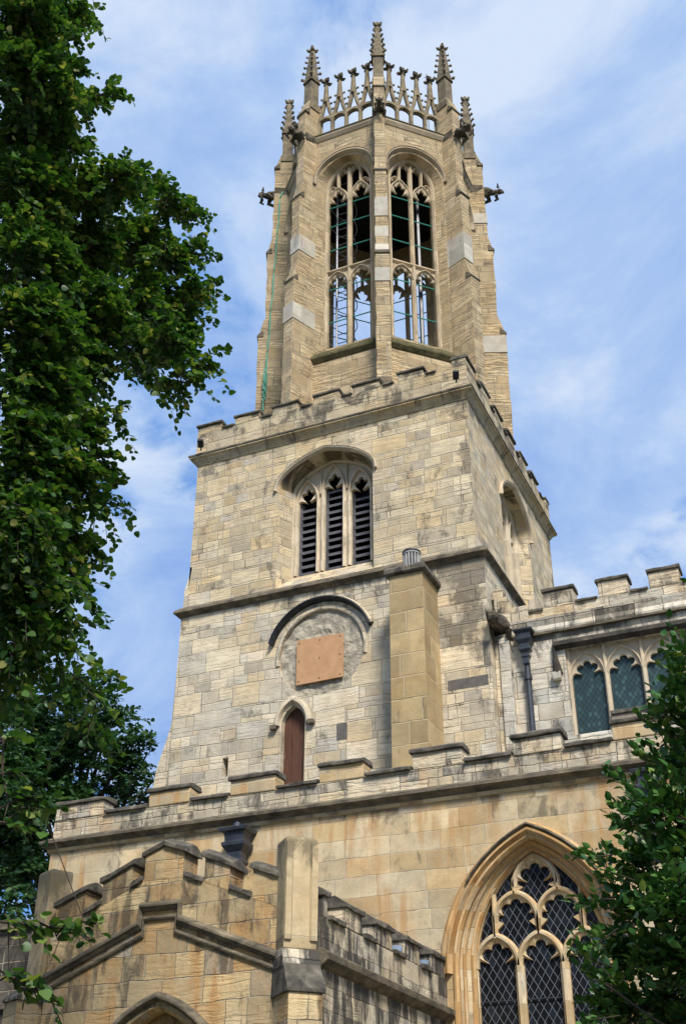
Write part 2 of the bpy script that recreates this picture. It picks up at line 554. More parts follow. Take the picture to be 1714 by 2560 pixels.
M['porchside'] = masonry('porch_side_stone', .27, .5, PALE[1:], soot=.8, ss=(3.4, .75), sootc=(.05, .046, .04), bed=.2, pit=.45, rowrand=.25, mw=.006)
M['clere'] = masonry('clerestory_stone', .33, .55, [(0., (.4, .37, .31)), (.3, (.56, .52, .43)), (.7, (.62, .56, .45)), (1., (.52, .43, .3))], two=.4, soot=.42, ss=(2., 1.), patches=((0, 12., 99, .4, .1),), bed=.2, pit=.4)
M['soffit'] = masonry('dark_arch_soffit', .5, .4, CREAM, soot=.62, sootc=(.07, .055, .035), warm=.5)  # darker than the jamb stone, for the underside of the belfry arches
M['chim'] = masonry('chimney_stone', .47, .75, [(0., (.36, .265, .135)), (.5, (.42, .315, .165)), (1., (.46, .35, .19))], soot=.08, ss=(3., .6), patches=((0, 13.2, 99, .6, .1),), mortar=(.5, .39, .235), pit=.2, rowrand=.0, bump=.5, mw=.011)
M['dress'] = masonry('dressed_stone', .5, 3., [(0., (.54, .455, .325)), (.5, (.6, .51, .37)), (1., (.64, .555, .42))], soot=.06, pit=.15, bump=.35, mw=.003)
M['adress'] = masonry('ochre_dressed_stone', .34, 3., [(0., (.44, .28, .12)), (.4, (.5, .32, .14)), (.7, (.52, .38, .21)), (1., (.58, .48, .34))], soot=.12, ss=(2., .8), warm=.5, streak=.85, streakc=(.4, .19, .06), pit=.15, bump=.35, mw=.003)
M['atrac'] = masonry('pale_ochre_tracery_stone', .4, 3., [(0., (.5, .37, .2)), (.5, (.56, .45, .28)), (1., (.62, .54, .4))], soot=.14, ss=(2., .8), warm=.35, streak=.6, streakc=(.45, .25, .09), pit=.15, bump=.35, mw=.003)
M['ldress'] = masonry('lantern_tracery_stone', .4, 3., [(0., (.4, .32, .21)), (.5, (.47, .385, .26)), (1., (.52, .44, .32))], soot=.12, pit=.2, bump=.4, mw=.003)
M['white'] = masonry('new_white_stone', .9, 3., [(0., (.44, .41, .345)), (1., (.54, .5, .41))], soot=.16, ss=(3., .8), pit=.12, bump=.3, mw=.002)
M['cope'] = simple('weathered_coping_stone', (.045, .041, .034), (.185, .162, .125), 5., .95, bump=.7, c3=(.27, .245, .2), dist=.03)
M['drip'] = simple('sooty_string_stone', (.055, .048, .038), (.22, .18, .12), 3., .95, bump=.6, stretch=(1, 1, 2.5), c3=(.42, .34, .22), dist=.03)
M['moss'] = simple('mossy_sill_stone', (.05, .05, .02), (.15, .125, .06), 4., .95, bump=.7, c3=(.33, .28, .17), dist=.03)
M['pinn'] = simple('dark_pinnacle_stone', (.1, .085, .06), (.27, .215, .135), 4., .95, bump=.8, c3=(.38, .31, .2), dist=.03)
M['garg'] = simple('black_crusted_stone', (.045, .04, .032), (.17, .14, .095), 6., .95, bump=.9, c3=(.34, .28, .19), dist=.03)
M['rubble'] = simple('exposed_rubble', (.3, .27, .21), (.57, .5, .38), 4.2, .95, bump=1., c3=(.62, .56, .45), dist=.06)
M['lead'] = simple('black_lead', (.012, .013, .017), (.04, .042, .05), 8., .5, bump=.2)
M['iron'] = simple('painted_black_iron', (.018, .022, .03), (.045, .052, .066), 5., .42, bump=.1, spec=.5)
M['louvre'] = simple('grey_louvre_boards', (.07, .068, .075), (.15, .145, .155), 4., .7, bump=.2, stretch=(.4, 1, 1))
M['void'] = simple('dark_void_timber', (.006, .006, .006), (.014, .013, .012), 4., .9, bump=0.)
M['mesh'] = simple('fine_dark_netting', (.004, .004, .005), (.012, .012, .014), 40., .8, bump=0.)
M['door'] = simple('weathered_brown_door_wood', (.07, .03, .018), (.135, .06, .035), 5., .75, bump=.4, stretch=(9, 9, .7), c3=(.3, .22, .17))
M['board'] = simple('orange_particle_board', (.46, .255, .125), (.55, .32, .165), 5., .8, bump=.3, c3=(.6, .37, .2))
M['patina'] = simple('green_painted_bar', (.03, .26, .2), (.08, .36, .28), 9., .6, bump=.1)
M['rope'] = simple('green_rope_fibre', (.08, .33, .22), (.2, .46, .32), 30., .8, bump=.3)
M['steel'] = simple('grey_steel', (.16, .17, .19), (.3, .31, .34), 9., .5, metal=.3, bump=.1)
M['pot'] = simple('ribbed_grey_metal', (.25, .25, .24), (.42, .41, .38), 7., .6, bump=.1)
M['darkstone'] = simple('dark_slate_patch', (.1, .09, .08), (.16, .145, .13), 7., .9, bump=.5)
M['white_plastic'] = simple('white_lamp_casing', (.5, .52, .56), (.66, .68, .7), 9., .4, bump=0.)
M['bluelead'] = simple('pale_blue_lead', (.2, .27, .38), (.32, .4, .5), 9., .5, bump=.1)
M['brown'] = simple('stained_brown_stone', (.2, .16, .12), (.33, .27, .2), 5., .9, bump=.4)
M['crust'] = simple('black_crusted_label_stone', (.015, .014, .013), (.1, .085, .065), 2.6, .95, bump=.8, c3=(.4, .3, .18), dist=.03)
M['roof'] = simple('lead_roof', (.1, .105, .11), (.2, .2, .2), 2., .7, bump=.2)
M['ground'] = simple('churchyard_ground', (.06, .075, .03), (.13, .11, .07), .8, .95, bump=.5, dist=.05)
M['bark'] = simple('dark_bark', (.03, .024, .018), (.09, .07, .05), 7., .95, bump=.8, stretch=(1, 1, .25), dist=.04)
M['glass'] = lattice('leaded_black_glass', (.008, .009, .011), (.16, .17, .19), .125, .2, .033, rough=.2, patch=(.02, .025, .035))
M['cglass'] = lattice('teal_glass_behind_wire', (.03, .06, .066), (.014, .016, .018), .1, .14, .055, rough=.3, patch=(.06, .12, .125))
def leaf_mat(name, stops, trans=.35, rough=.45, spec=.4):
    mt, t, b = new_mat(name)
    g = N(t, 'ShaderNodeNewGeometry')
    c = ramp(t, g.outputs['Random Per Island'], stops)
    t.links.new(c, b.inputs['Base Color'])
    b.inputs['Roughness'].default_value = rough
    b.inputs['Specular IOR Level'].default_value = spec
    tr = N(t, 'ShaderNodeBsdfTranslucent')
    t.links.new(mixc(t, 1., c, (1.25, 1.35, .5), 'MULTIPLY'), tr.inputs[0])
    mx = N(t, 'ShaderNodeMixShader')
    mx.inputs[0].default_value = trans
    t.links.new(b.outputs[0], mx.inputs[1])
    t.links.new(tr.outputs[0], mx.inputs[2])
    out = [n for n in t.nodes if n.type == 'OUTPUT_MATERIAL'][0]
    t.links.new(mx.outputs[0], out.inputs[0])
    return mt
M['lime'] = leaf_mat('lime_leaves', [(0., (.018, .058, .015)), (.45, (.036, .1, .02)), (.8, (.085, .17, .03)), (.94, (.17, .24, .05)), (1., (.4, .38, .13))])
M['cherry'] = leaf_mat('cherry_leaves', [(0., (.02, .065, .025)), (.6, (.04, .11, .038)), (1., (.08, .155, .045))], trans=.25)
M['holly'] = leaf_mat('glossy_evergreen_leaves', [(0., (.02, .07, .017)), (.6, (.048, .135, .027)), (.9, (.095, .2, .04)), (1., (.2, .26, .05))], trans=.12, rough=.36, spec=.4)

# ================================================================== THE CHURCH
church = tag(empty('church'), 'pale stone parish church with a square tower, open octagonal lantern and battlemented aisle and porch', 'church')

def ring_mould(name, mat, s0, prof, z0=0., parent=church, x1=None, bevel=0.):
    """moulding all round a square of half-size s0; prof = [(out, z)]"""
    mb = MB()
    x1 = s0 if x1 is None else x1
    rings = []
    for sx, sy in ((-1, -1), (1, -1), (1, 1), (-1, 1), (-1, -1)):
        rings.append([Vector(((x1 + o) if sx > 0 else -(s0 + o), sy * (s0 + o), z0 + z)) for o, z in prof])
    return mb.loft(rings, False, False).build(name, mat, parent, bevel)

# ---- tower: upper (belfry) stage
BZ0, BZ1 = 14.06, 18.12
bel_out = opening(-1.22, 1.17, 14.14, 16.8, .76, 16, four)
mb = MB()
for f in (FRONT(-3.5), RIGHT(3.5)):
    mb.plate(f, [(-3.5, BZ0), (3.5, BZ0), (3.5, BZ1), (-3.5, BZ1)], [bel_out], 0.)
for f in (F((0, 3.5, 0), 90), F((-3.5, 0, 0), 180)):
    mb.plate(f, [(-3.5, BZ0), (3.5, BZ0), (3.5, BZ1), (-3.5, BZ1)], [], 0.)
mb.build('belfry_wall', M['tower'], church)

def belfry_window(w_in):
    f = FRONT(0)                       # local: the wall face is y = -3.5 after placing
    f.o = Vector((0, -3.5, 0))
    inn = opening(-1.03, 1.02, 14.55, 16.82, .72, 16, four)
    root = empty('belfry_window')
    root.parent = church
    rv = MB()
    n = len(inn)
    rv.strip(f, bel_out[-2:] + bel_out[:3], inn[-2:] + inn[:3], 0., w_in)
    rv.build('reveal', M['tower'], root)
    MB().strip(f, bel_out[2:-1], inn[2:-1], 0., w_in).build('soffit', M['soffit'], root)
    hp = four(-1.31, 1.26, 16.74, .9, 8)
    hm = MB().mould(f, hp, [(0., -.03), (.07, -.03), (.1, .0), (.08, .03), (0., .06)])
    hm.build('hood_mould', M['dress'], root, .008)
    hd = MB().mould(f, [(x, z + .035) for x, z in hp], [(.0, .01), (.09, -.005), (.1, .015), (0., .045)])
    hd.build('hood_weathering', M['drip'], root)
    lights = [(-.93, -.42, 16.56, .53), (-.255, .245, 16.8, .57), (.42, .93, 16.56, .53)]
    tp = MB()
    holes = []
    for x0, x1, zs, rise in lights:
        base, cu_ = cusped(x0, x1, zs, rise, 5, .3, 40)
        holes.append([(x0, 14.57), (x1, 14.57)] + cu_)
    tp.plate(f, inn, holes, w_in - .1, w_in - .2)
    for x0, x1, zs, rise in lights:
        tp.bar(f, [(x1 + .02, 14.62), (x1 + .02, zs)], .09, w_in - .2, w_in - .02)
        tp.bar(f, [(x0 - .02, 14.62), (x0 - .02, zs)], .09, w_in - .2, w_in - .02)
        tp.bar(f, arch(x0 - .02, x1 + .02, zs, rise + .06, 12), .05, w_in - .16, w_in - .02)
    tp.bar(f, inn[1:] + [inn[0]], .1, w_in - .2, w_in - .005)
    for x in (-.335, .335):
        tp.bar(f, [(x, 16.7), (x, 17.4)], .05, w_in - .16, w_in - .03)
    tp.build('tracery', M['dress'], root)
    for x0, x1, zs, rise in lights:
        lv = MB()
        a, b = x0 + .03, x1 - .03
        for uu in (a, b):
            lv.box(f, uu - .035, uu + .035, 14.62, zs + .05, w_in - .33, w_in - .2)
        z = 14.7
        while z < zs - .02:
            lv.loft([[f.p(uu, z - .03, w_in - .19), f.p(uu, z + .035, w_in - .19), f.p(uu, z + .2, w_in - .42), f.p(uu, z + .165, w_in - .42)] for uu in (a + .03, b - .03)])
            z += .188
        lv.build('louvre', M['louvre'], root)
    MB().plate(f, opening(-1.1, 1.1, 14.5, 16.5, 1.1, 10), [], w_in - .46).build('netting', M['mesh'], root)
    sl = MB()
    sl.loft([[f.p(u, 14.0, -.02), f.p(u, 14.13, .02), f.p(u, 14.57, w_in - .02), f.p(u, 14.4, w_in - .1)] for u in (-1.2, 1.18)])
    sl.build('sill', M['tower'], root)
    return root
bw = belfry_window(-.38)
bw2 = belfry_window(-.25)
bw2.rotation_euler = (0, 0, R(90))

# string course between the stages, mossy and dark
ring_mould('string_course', M['drip'], 3.58, [(-.1, 14.16), (.02, 14.1), (.13, 13.99), (.14, 13.93), (.08, 13.9), (.02, 13.84), (-.1, 13.84)], x1=3.66)
# tower cornice and parapet
ring_mould('cornice', M['parapet'], 3.5, [(-.1, 18.02), (.02, 18.04), (.06, 18.12), (.12, 18.2), (.17, 18.22), (.17, 18.26), (-.1, 18.27)])
ring_mould('cornice_weathering', M['drip'], 3.5, [(-.1, 18.27), (.19, 18.262), (.19, 18.3), (.05, 18.37), (-.1, 18.4)])
pb = MB()
for f in (FRONT(-3.55), RIGHT(3.55), F((0, 3.55, 0), 90), F((-3.55, 0, 0), 180)):
    pb.box(f, -3.55, 3.2, 18.34, 18.98, -.35, 0, 0.)
MS = [-3.55 + i * (7.1 - .66) / 6 for i in range(7)]
pb.build('parapet', M['parapet'], church)
def merlon(f, u0, u1, z0, z1, d, mat, cope=.09, lip=.04, jit=.012, cw=None, side=.03):
    """one battlement merlon with its weathered coping stone"""
    m_ = MB().box(f, u0, u1, z0, z1, -d - .002, .004, jit).build('merlon', mat, church, .018)
    c_ = MB()
    j = lambda: random.uniform(-jit, jit) * 1.4
    rg = lambda u: [f.p(u + j(), z1 + j() * .5, lip), f.p(u, z1 + cope * .6 + j() * .5, lip + .005), f.p(u, z1 + cope + j(), -.03), f.p(u, z1 + cope + j(), -d), f.p(u, z1, -d - lip)]
    c_.loft([rg(u) for u in np.linspace(u0 - side, u1 + side, 5)])
    c_.build('coping', M['cope'], m_, .01)
def embrasure(f, u0, u1, z, d, cope=.075, lip=.05, jit=.012):
    c_ = MB()
    j = lambda: random.uniform(-jit, jit)
    rg = lambda u: [f.p(u, z + j() * .4, lip + j()), f.p(u, z + cope * .6 + j(), lip + j()), f.p(u, z + cope + j(), -.03), f.p(u, z + cope, -d), f.p(u, z, -d - lip)]
    c_.loft([rg(u) for u in np.linspace(u0, u1, 5)])
    c_.build('embrasure_coping', M['cope'], church, .008)
for q, f in enumerate((FRONT(-3.55), RIGHT(3.55), F((0, 3.55, 0), 90), F((-3.55, 0, 0), 180))):
    for i in range(6):
        j = random.uniform(-.05, .05) if i else 0
        merlon(f, MS[i] + j, MS[i] + .66 + j * .5, 18.98, 19.2, .35, M['parapet'], .09, .045, .014)
        embrasure(f, MS[i] + .7 + random.uniform(0, .05), MS[i + 1] - .04 - random.uniform(0, .04), 18.985, .35)
MB().box(FRONT(0), -3.4, 3.4, 18.3, 18.5, -3.4, 3.4).build('tower_roof', M['roof'], church)

# ---- tower: lower stage with clock recess, door and slit
LZ = 13.9
cl_c, cl_r = (-.03, 12.36), .99
circ = [(cl_c[0] + cl_r * math.cos(2 * PI * i / 48), cl_c[1] + cl_r * math.sin(2 * PI * i / 48)) for i in range(48)]
door_h = opening(-.92, -.38, 8.2, 10.82, .42, 12)
slit = [(-2.275, 9.92), (-2.14, 9.92), (-2.14, 10.32), (-2.275, 10.32)]
f = FRONT(-3.58)
mb = MB()
mb.plate(f, [(-3.58, 0), (3.68, 0), (3.68, LZ), (-3.58, LZ)], [circ, door_h, slit], 0., -.3, reveal='holes', back=False)
mb.plate(RIGHT(3.68), [(-3.58, 0), (3.58, 0), (3.58, LZ), (-3.58, LZ)], [], 0.)
mb.plate(F((-3.58, 0, 0), 180), [(-3.58, 0), (3.58, 0), (3.58, LZ), (-3.58, LZ)], [], 0.)
mb.build('tower_wall', M['lower'], church)
# clasping buttress on the far west side, stepping in with weathered slopes
mb = MB()
f2 = FRONT(-3.5)
mb.loft([[f2.p(a, z, w_) for a, w_ in ((x, .0), (-3.5, .0), (-3.5, -1.1), (x, -1.1))] for z, x in ((0, -4.1), (9.2, -4.08), (10.3, -3.95), (11.3, -3.66), (13.2, -3.62), (14.6, -3.6), (15.2, -3.44))])
mb.build('buttress', M['lower'], church)
# clock recess: exposed rubble, a chipped rim, black lead drip above, board across the hole
rb = MB()
rings = []
for k in range(16):
    rr = cl_r * 1.01 * k / 15 + .001
    ring = []
    for i in range(48):
        a = 2 * PI * i / 48
        p = Vector((cl_c[0] + rr * math.cos(a), cl_c[1] + rr * math.sin(a), 0))
        d = noise.fractal(p * 4.2, 1., 2., 5) * .09 + noise.noise(p * 11) * .03
        ring.append(f.p(p.x, p.y, -.05 + d * .5))
    rings.append(ring)
rb.loft(rings, False, False)
ck = rb.build('clock_recess', M['rubble'], church)
rm = MB()
seg = [(cl_c[0] + (cl_r + .045) * math.cos(a), cl_c[1] + (cl_r + .045) * math.sin(a)) for a in np.linspace(R(-12), R(190), 36)]
rm.mould(f, seg, [(-.1, -.05), (.015, -.05), (.035, -.01), (.03, .04), (0, .06), (-.1, .06)])
rm.build('rim', M['lower'], ck, .01)
hd = MB()
seg = [(cl_c[0] + 1.2 * math.cos(a), cl_c[1] + 1.2 * math.sin(a)) for a in np.linspace(R(20), R(163), 36)]
hd.mould(f, seg, [(-.05, -.1), (.07, -.1), (.09, -.03), (.05, .0), (-.05, .0)])
hd.build('hood_mould', M['lower'], ck, .01)
hl = MB().mould(f, [(cl_c[0] + 1.22 * math.cos(a), cl_c[1] + 1.22 * math.sin(a)) for a in np.linspace(R(19), R(164), 36)], [(-.02, -.025), (.15, -.035), (.16, -.005), (.1, .03), (-.02, .05)])
hl.build('lead_flashing', M['lead'], ck)
bd = MB()
bd.loft([[f.p(*p, w_) for p in ((-.59, 11.66), (.49, 11.68), (.5, 12.68), (-.59, 12.7))] for w_ in (.01, .04)])
cbd = bd.build('cover_board', M['board'], ck, .003)
for x in (-.53, -.05, .43):
    for z in (11.74, 12.2, 12.62):
        MB().blob(f.p(x, z, .043), .014, .014, .014).build('nail', M['iron'], cbd)
# spalled, patched stones under and around the recess
for (a, b, c, d, mk) in ((.34, .57, 10.31, 10.66, 'darkstone'), (2.76, 3.6, 10.98, 11.2, 'darkstone')):
    MB().plate(f, [(a, c), (b, c), (b, d), (a, d)], [], .003).build('dark_patch_stone', M[mk], church)
# little door high on the wall
dr = empty('tower_door'); dr.parent = church
dl = MB()
xs = [-.925, -.74, -.56, -.375]
da = arch(-.925, -.375, 10.82, .42, 40)
def atop(x):
    return max([z for (xx, z) in da if abs(xx - x) < .02] or [10.82])
for i in range(3):
    a, b = xs[i] + .004, xs[i + 1] - .004
    pts = [(a, 8.2), (b, 8.2)] + [(b + (a - b) * k / 8, atop(b + (a - b) * k / 8) + .01) for k in range(9)]
    dl.plate(f, pts, [], -.15 - .008 * (i % 2), -.2)
dl.build('door_leaf', M['door'], dr)
hp = arch(-1.03, -.27, 10.82, .56, 14)
MB().mould(f, hp, [(0, -.06), (.05, -.06), (.09, .0), (.09, .045), (0., .08)]).build('hood_mould', M['dress'], dr, .006)
for x in (-1.08, -.22):
    MB().box(f, x - .07, x + .07, 10.74, 10.84, 0, .11).build('label_stop', M['drip'], dr, .01)
jb = MB()
jb.bar(f, [(-.355, 8.2), (-.355, 10.82)] + arch(-.955, -.345, 10.83, .46, 14)[1:-1] + [(-.945, 10.82), (-.945, 8.2)], .035, -.1, .015)
jb.build('door_jamb', M['lower'], dr)
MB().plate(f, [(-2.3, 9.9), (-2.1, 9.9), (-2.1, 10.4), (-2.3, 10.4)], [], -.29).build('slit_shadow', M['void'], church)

# ---- chimney stack built against the tower
ch = MB()
ch.loft([[Vector((x, y, z)) for x, y in ((1.9 - e, -3.5), (1.9 - e, -4.47 - e), (2.62 + e, -4.47 - e), (2.62 + e, -3.5))] for z, e in ((7.5, .02), (13.3, 0.))])
chim = ch.build('chimney', M['chim'], church, .006)
cp = MB()
cp.loft([[Vector((x, y, z)) for x, y in ((1.9 - e, -3.57), (1.9 - e, -4.47 - e), (2.62 + e, -4.47 - e), (2.62 + e, -3.57))] for z, e in ((13.3, .05), (13.33, .09), (13.42, .09), (13.5, .02))])
cp.build('chimney_cap', M['cope'], chim, .01)
pt = MB()
pc = Vector((2.24, -4.02, 0))
cyl = lambda z0, z1, r_, n=20: [[pc + Vector((r_ * math.cos(2 * PI * i / n), r_ * math.sin(2 * PI * i / n), z)) for i in range(n)] for z in (z0, z1)]
pt.loft(cyl(13.48, 13.54, .185))
pt.loft(cyl(13.96, 14.0, .19))
for i in range(16):
    a = 2 * PI * i / 16
    pt.tube([pc + Vector((.165 * math.cos(a), .165 * math.sin(a), z)) for z in (13.54, 13.96)], .021, 6)
cpo = pt.build('chimney_pot', M['pot'], chim)
ptd = MB().loft(cyl(13.54, 13.95, .125)).loft(cyl(14.0, 14.03, .2))
ptd.build('pot_core', M['lead'], cpo)

# ================================================================== the octagonal lantern
LC = Vector((.07, -.02, 0))
AP = 2.605
def LF(ang):
    a = R(ang)
    return F(LC + Vector((math.cos(a), math.sin(a), 0)) * AP, ang)
FA = [-90 + 45 * k for k in range(8)]
VA = [-112.5 + 45 * k for k in range(8)]
lw_out = opening(-.87, .87, 21.42, 27.5, .93, 18)
lw_in = opening(-.69, .69, 21.66, 27.42, 1.02, 18)
HS = AP * math.tan(R(22.5))
wl = MB()
for a in FA:
    f = LF(a)
    wl.plate(f, [(-HS, 18.4), (HS, 18.4), (HS, 29.36), (-HS, 29.36)], [lw_out], 0.)
    wl.strip(f, lw_out, lw_in, 0., -.3, closed=True)
    wl.strip(f, lw_in, lw_in, -.3, -.56, closed=True)
    h2 = (AP - .56) * math.tan(R(22.5))
    q = MB().plate(f, [(-h2, 18.5), (h2, 18.5), (h2, 29.3), (-h2, 29.3)], [lw_in], -.56)
    wl.add(q.v, [t[::-1] for t in q.f])
wl.build('lantern_wall', M['lantern'], church)
oc = lambda r_, z: [LC + Vector((r_ * math.cos(R(a)), r_ * math.sin(R(a)), z)) for a in VA]
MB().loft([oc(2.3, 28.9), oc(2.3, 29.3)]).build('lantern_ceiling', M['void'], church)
MB().loft([oc(2.85, 29.36), oc(2.85, 29.5)]).build('lantern_roof', M['roof'], church)
LB = F((0, -AP, 0), -90)            # local frame of one lantern face (placed by rotation about LC)

def lantern_window():
    f = LB
    root = empty('lantern_window')
    root.parent = church
    tr = MB()
    w0, w1 = -.46, -.27
    ZT = 24.32
    tr.bar(f, lw_in[1:] + [lw_in[0]], .12, w0 + .03, w1 + .03)
    tr.bar(f, [(0, 21.6), (0, 28.2)], .13, w0, w1)
    tr.bar(f, [(-.69, ZT + .06), (.69, ZT + .06)], .13, w0 - .02, w1 + .01)
    for s_ in (-1, 1):
        x0, x1 = (-.655, -.035) if s_ < 0 else (.035, .655)
        light_head(tr, f, x0, x1, ZT - .46, .44, w0, w1, .06, 5, .34, .75)
        base = arch(x0, x1, ZT - .46, .44, 10)
        tr.plate(f, [(x1, ZT - .46), (x1, ZT + .02), (x0, ZT + .02), (x0, ZT - .46)] + base[::-1][1:-1], [], w1 - .06, w0 + .06)
        light_head(tr, f, x0, x1, 26.95, .6, w0, w1, .07, 5, .32, .75)
        xm = (x0 + x1) / 2
        top = lambda x: 27.42 + 1.02 * math.sqrt(max(0, 1 - (x / .69) ** 2))
        tr.bar(f, [(xm, 27.5), (xm, top(xm) + .02)], .085, w0, w1)
        for a, b in ((x0 + .02, xm), (xm, x1 - .02)):
            zh = min(top(a), top(b), top((a + b) / 2)) - (.42 if abs((a + b) / 2) > .35 else .3)
            light_head(tr, f, a, b, zh, .24, w0 + .03, w1 - .02, .05, 3, .35, .7)
    tr.build('tracery', M['ldress'], root)
    hp = arch(-.95, .95, 27.62, .95, 20)
    MB().mould(f, hp, [(0, -.06), (.05, -.06), (.1, .0), (.1, .035), (0, .075)]).build('hood_mould', M['ldress'], root, .006)
    hs = MB().mould(f, [(x, z + .045) for x, z in hp], [(0, .015), (.1, -.005), (.105, .02), (0, .05)])
    for x in (-.97, .97):
        hs.box(f, x - .06, x + .06, 27.55, 27.64, 0, .12)
    hs.build('hood_weathering', M['drip'], root)
    for z in (22.62, 23.78, 25.22, 26.14, 26.88):
        MB().tube([f.p(-.7, z, -.37), f.p(.7, z, -.37)], .017, 6).build('tie_bar', M['patina'], root)
    sl = MB()
    hs_ = HS - .1
    sl.loft([[f.p(u, 21.02, -.02), f.p(u, 21.04, .03), f.p(u, 21.14, .1), f.p(u, 21.2, .1), f.p(u, 21.47, -.05), f.p(u, 21.68, -.3), f.p(u, 21.1, -.3)] for u in (-hs_, hs_)])
    sl.build('sill', M['moss'], root, .008)
    co = MB()
    co.loft([[f.p(u, 29.3, -.05), f.p(u, 29.34, .03), f.p(u, 29.44, .09), f.p(u, 29.5, .1), f.p(u, 29.5, -.05)] for u in (-HS - .02, HS + .02)])
    co.build('cornice', M['ldress'], root)
    cd = MB()
    cd.loft([[f.p(u, 29.5, -.3), f.p(u, 29.505, .12), f.p(u, 29.54, .12), f.p(u, 29.66, -.02), f.p(u, 29.7, -.3)] for u in (-HS - .03, HS + .03)])
    cd.build('cornice_weathering', M['moss'], root)
    return root
lwin = lantern_window()
lwin.location = LC
for k in range(1, 8):
    dup(lwin, church, LC, R(45 * k))

def crocket_leaf(mb, p, d, s_):
    """small curled leaf: stalk out, knob turned up"""
    p = Vector(p)
    d = Vector(d).normalized()
    mb.tube([p, p + d * s_ * .7 + Vector((0, 0, s_ * .05)), p + d * s_ * .95 + Vector((0, 0, s_ * .6))], [s_ * .34, s_ * .32, s_ * .16], 5, .15)
    mb.blob(p + d * s_ * .85 + Vector((0, 0, s_ * .25)), s_ * .52, jit=.15)
def finial(mb, c, z, s_):
    for k in range(4):
        a = PI / 4 + k * PI / 2
        d = Vector((math.cos(a), math.sin(a), 0))
        mb.tube([c + Vector((0, 0, z)), c + d * s_ * .9 + Vector((0, 0, z + s_ * .1)), c + d * s_ * 1.25 + Vector((0, 0, z + s_ * .55))], [s_ * .4, s_ * .42, s_ * .2], 5, .1)
    mb.blob(c + Vector((0, 0, z + s_ * .75)), s_ * .55, s_ * .55, s_ * .95, .1)
    mb.blob(c + Vector((0, 0, z - s_ * .75)), s_ * .55, s_ * .55, s_ * .28, .06)

def prof_r(z, tab):
    for (z0, a), (z1, b) in zip(tab, tab[1:]):
        if z0 <= z <= z1:
            return a + (b - a) * (z - z0) / max(1e-6, z1 - z0)
    return tab[-1][1]
BT = [(18.4, 3.47), (23.6, 3.5), (23.62, 3.5), (24.3, 3.33), (26.8, 3.36), (26.82, 3.36), (27.4, 3.24), (30.4, 3.23), (30.42, 3.23), (31.0, 3.06), (31.05, 3.03)]
def lantern_buttress(seed):
    rnd = random.Random(seed)
    mb = MB()
    z = 18.4
    rings = []
    brk = sorted({b for b, _ in BT})
    zs = []
    while z < 31.0:
        zs.append(z)
        zs.append(z + .012)
        z += rnd.uniform(.16, .36)
    zs = sorted(set(zs + brk))
    off = [0, 0, 0]
    prev = -9
    for z in zs:
        if z - prev > .05:
            off = [rnd.uniform(-.022, .012) * (1 if z < 29 else .5) for _ in range(3)]
        prev = z
        r_ = prof_r(z, BT) + off[0]
        h = .168 + (.02 if z < 23.6 else 0) - (.012 if z > 27.4 else 0)
        rings.append([Vector((2.5, -h, z)), Vector((r_, -h - off[1], z)), Vector((r_, h + off[2], z)), Vector((2.5, h, z))])
    mb.loft(rings)
    # gabled foot standing on the tower roof
    mb.loft([[Vector((2.5, -.27, z)), Vector((r_, -.27 + e, z)), Vector((r_, .27 - e, z)), Vector((2.5, .27, z))] for z, r_, e in ((18.4, 3.16, 0), (19.2, 3.16, 0), (19.75, 3.14, .2))])
    b = mb.build('lantern_buttress', M['lantern'], church, .012)
    ws = MB()
    for z0, z1 in ((23.6, 24.3), (26.8, 27.4), (30.4, 31.0)):
        ra, rb_ = prof_r(z0, BT), prof_r(z1, BT)
        ws.loft([[Vector((ra + .03, -.2, z0 - .04)), Vector((ra + .03, .2, z0 - .04)), Vector((ra + .03, .2, z0 + .02)), Vector((ra + .03, -.2, z0 + .02))],
                 [Vector((ra - .16, -.2, z0 - .04)), Vector((ra - .16, .2, z0 - .04)), Vector((ra - .14, .2, z0 + .2)), Vector((ra - .14, -.2, z0 + .2))]])
    ws.build('weathering', M['drip'], b, .01)
    return b
whites = {-112.5: [(24.72, 25.3), (22.2, 22.75)], -67.5: [(25.05, 25.75), (24.3, 24.68), (23.68, 23.95), (22.6, 23.05)], -22.5: [(24.32, 25.3)], 22.5: [(22.9, 23.5), (27.9, 28.3)]}
for k, a in enumerate(VA):
    b = lantern_buttress(50 + k)
    b.location = LC
    b.rotation_euler = (0, 0, R(a))
    for z0, z1 in whites.get(a, []):
        ra, rb_ = prof_r(z0, BT), prof_r(z1, BT)
        h = .196 if z0 < 23.6 else .178
        q = MB().loft([[Vector((2.72, -h, z)), Vector((r_ + .014, -h, z)), Vector((r_ + .014, h, z)), Vector((2.72, h, z))] for z, r_ in ((z0, ra), (z1, rb_))])
        q.build('new_white_block', M['white'], b, .004)

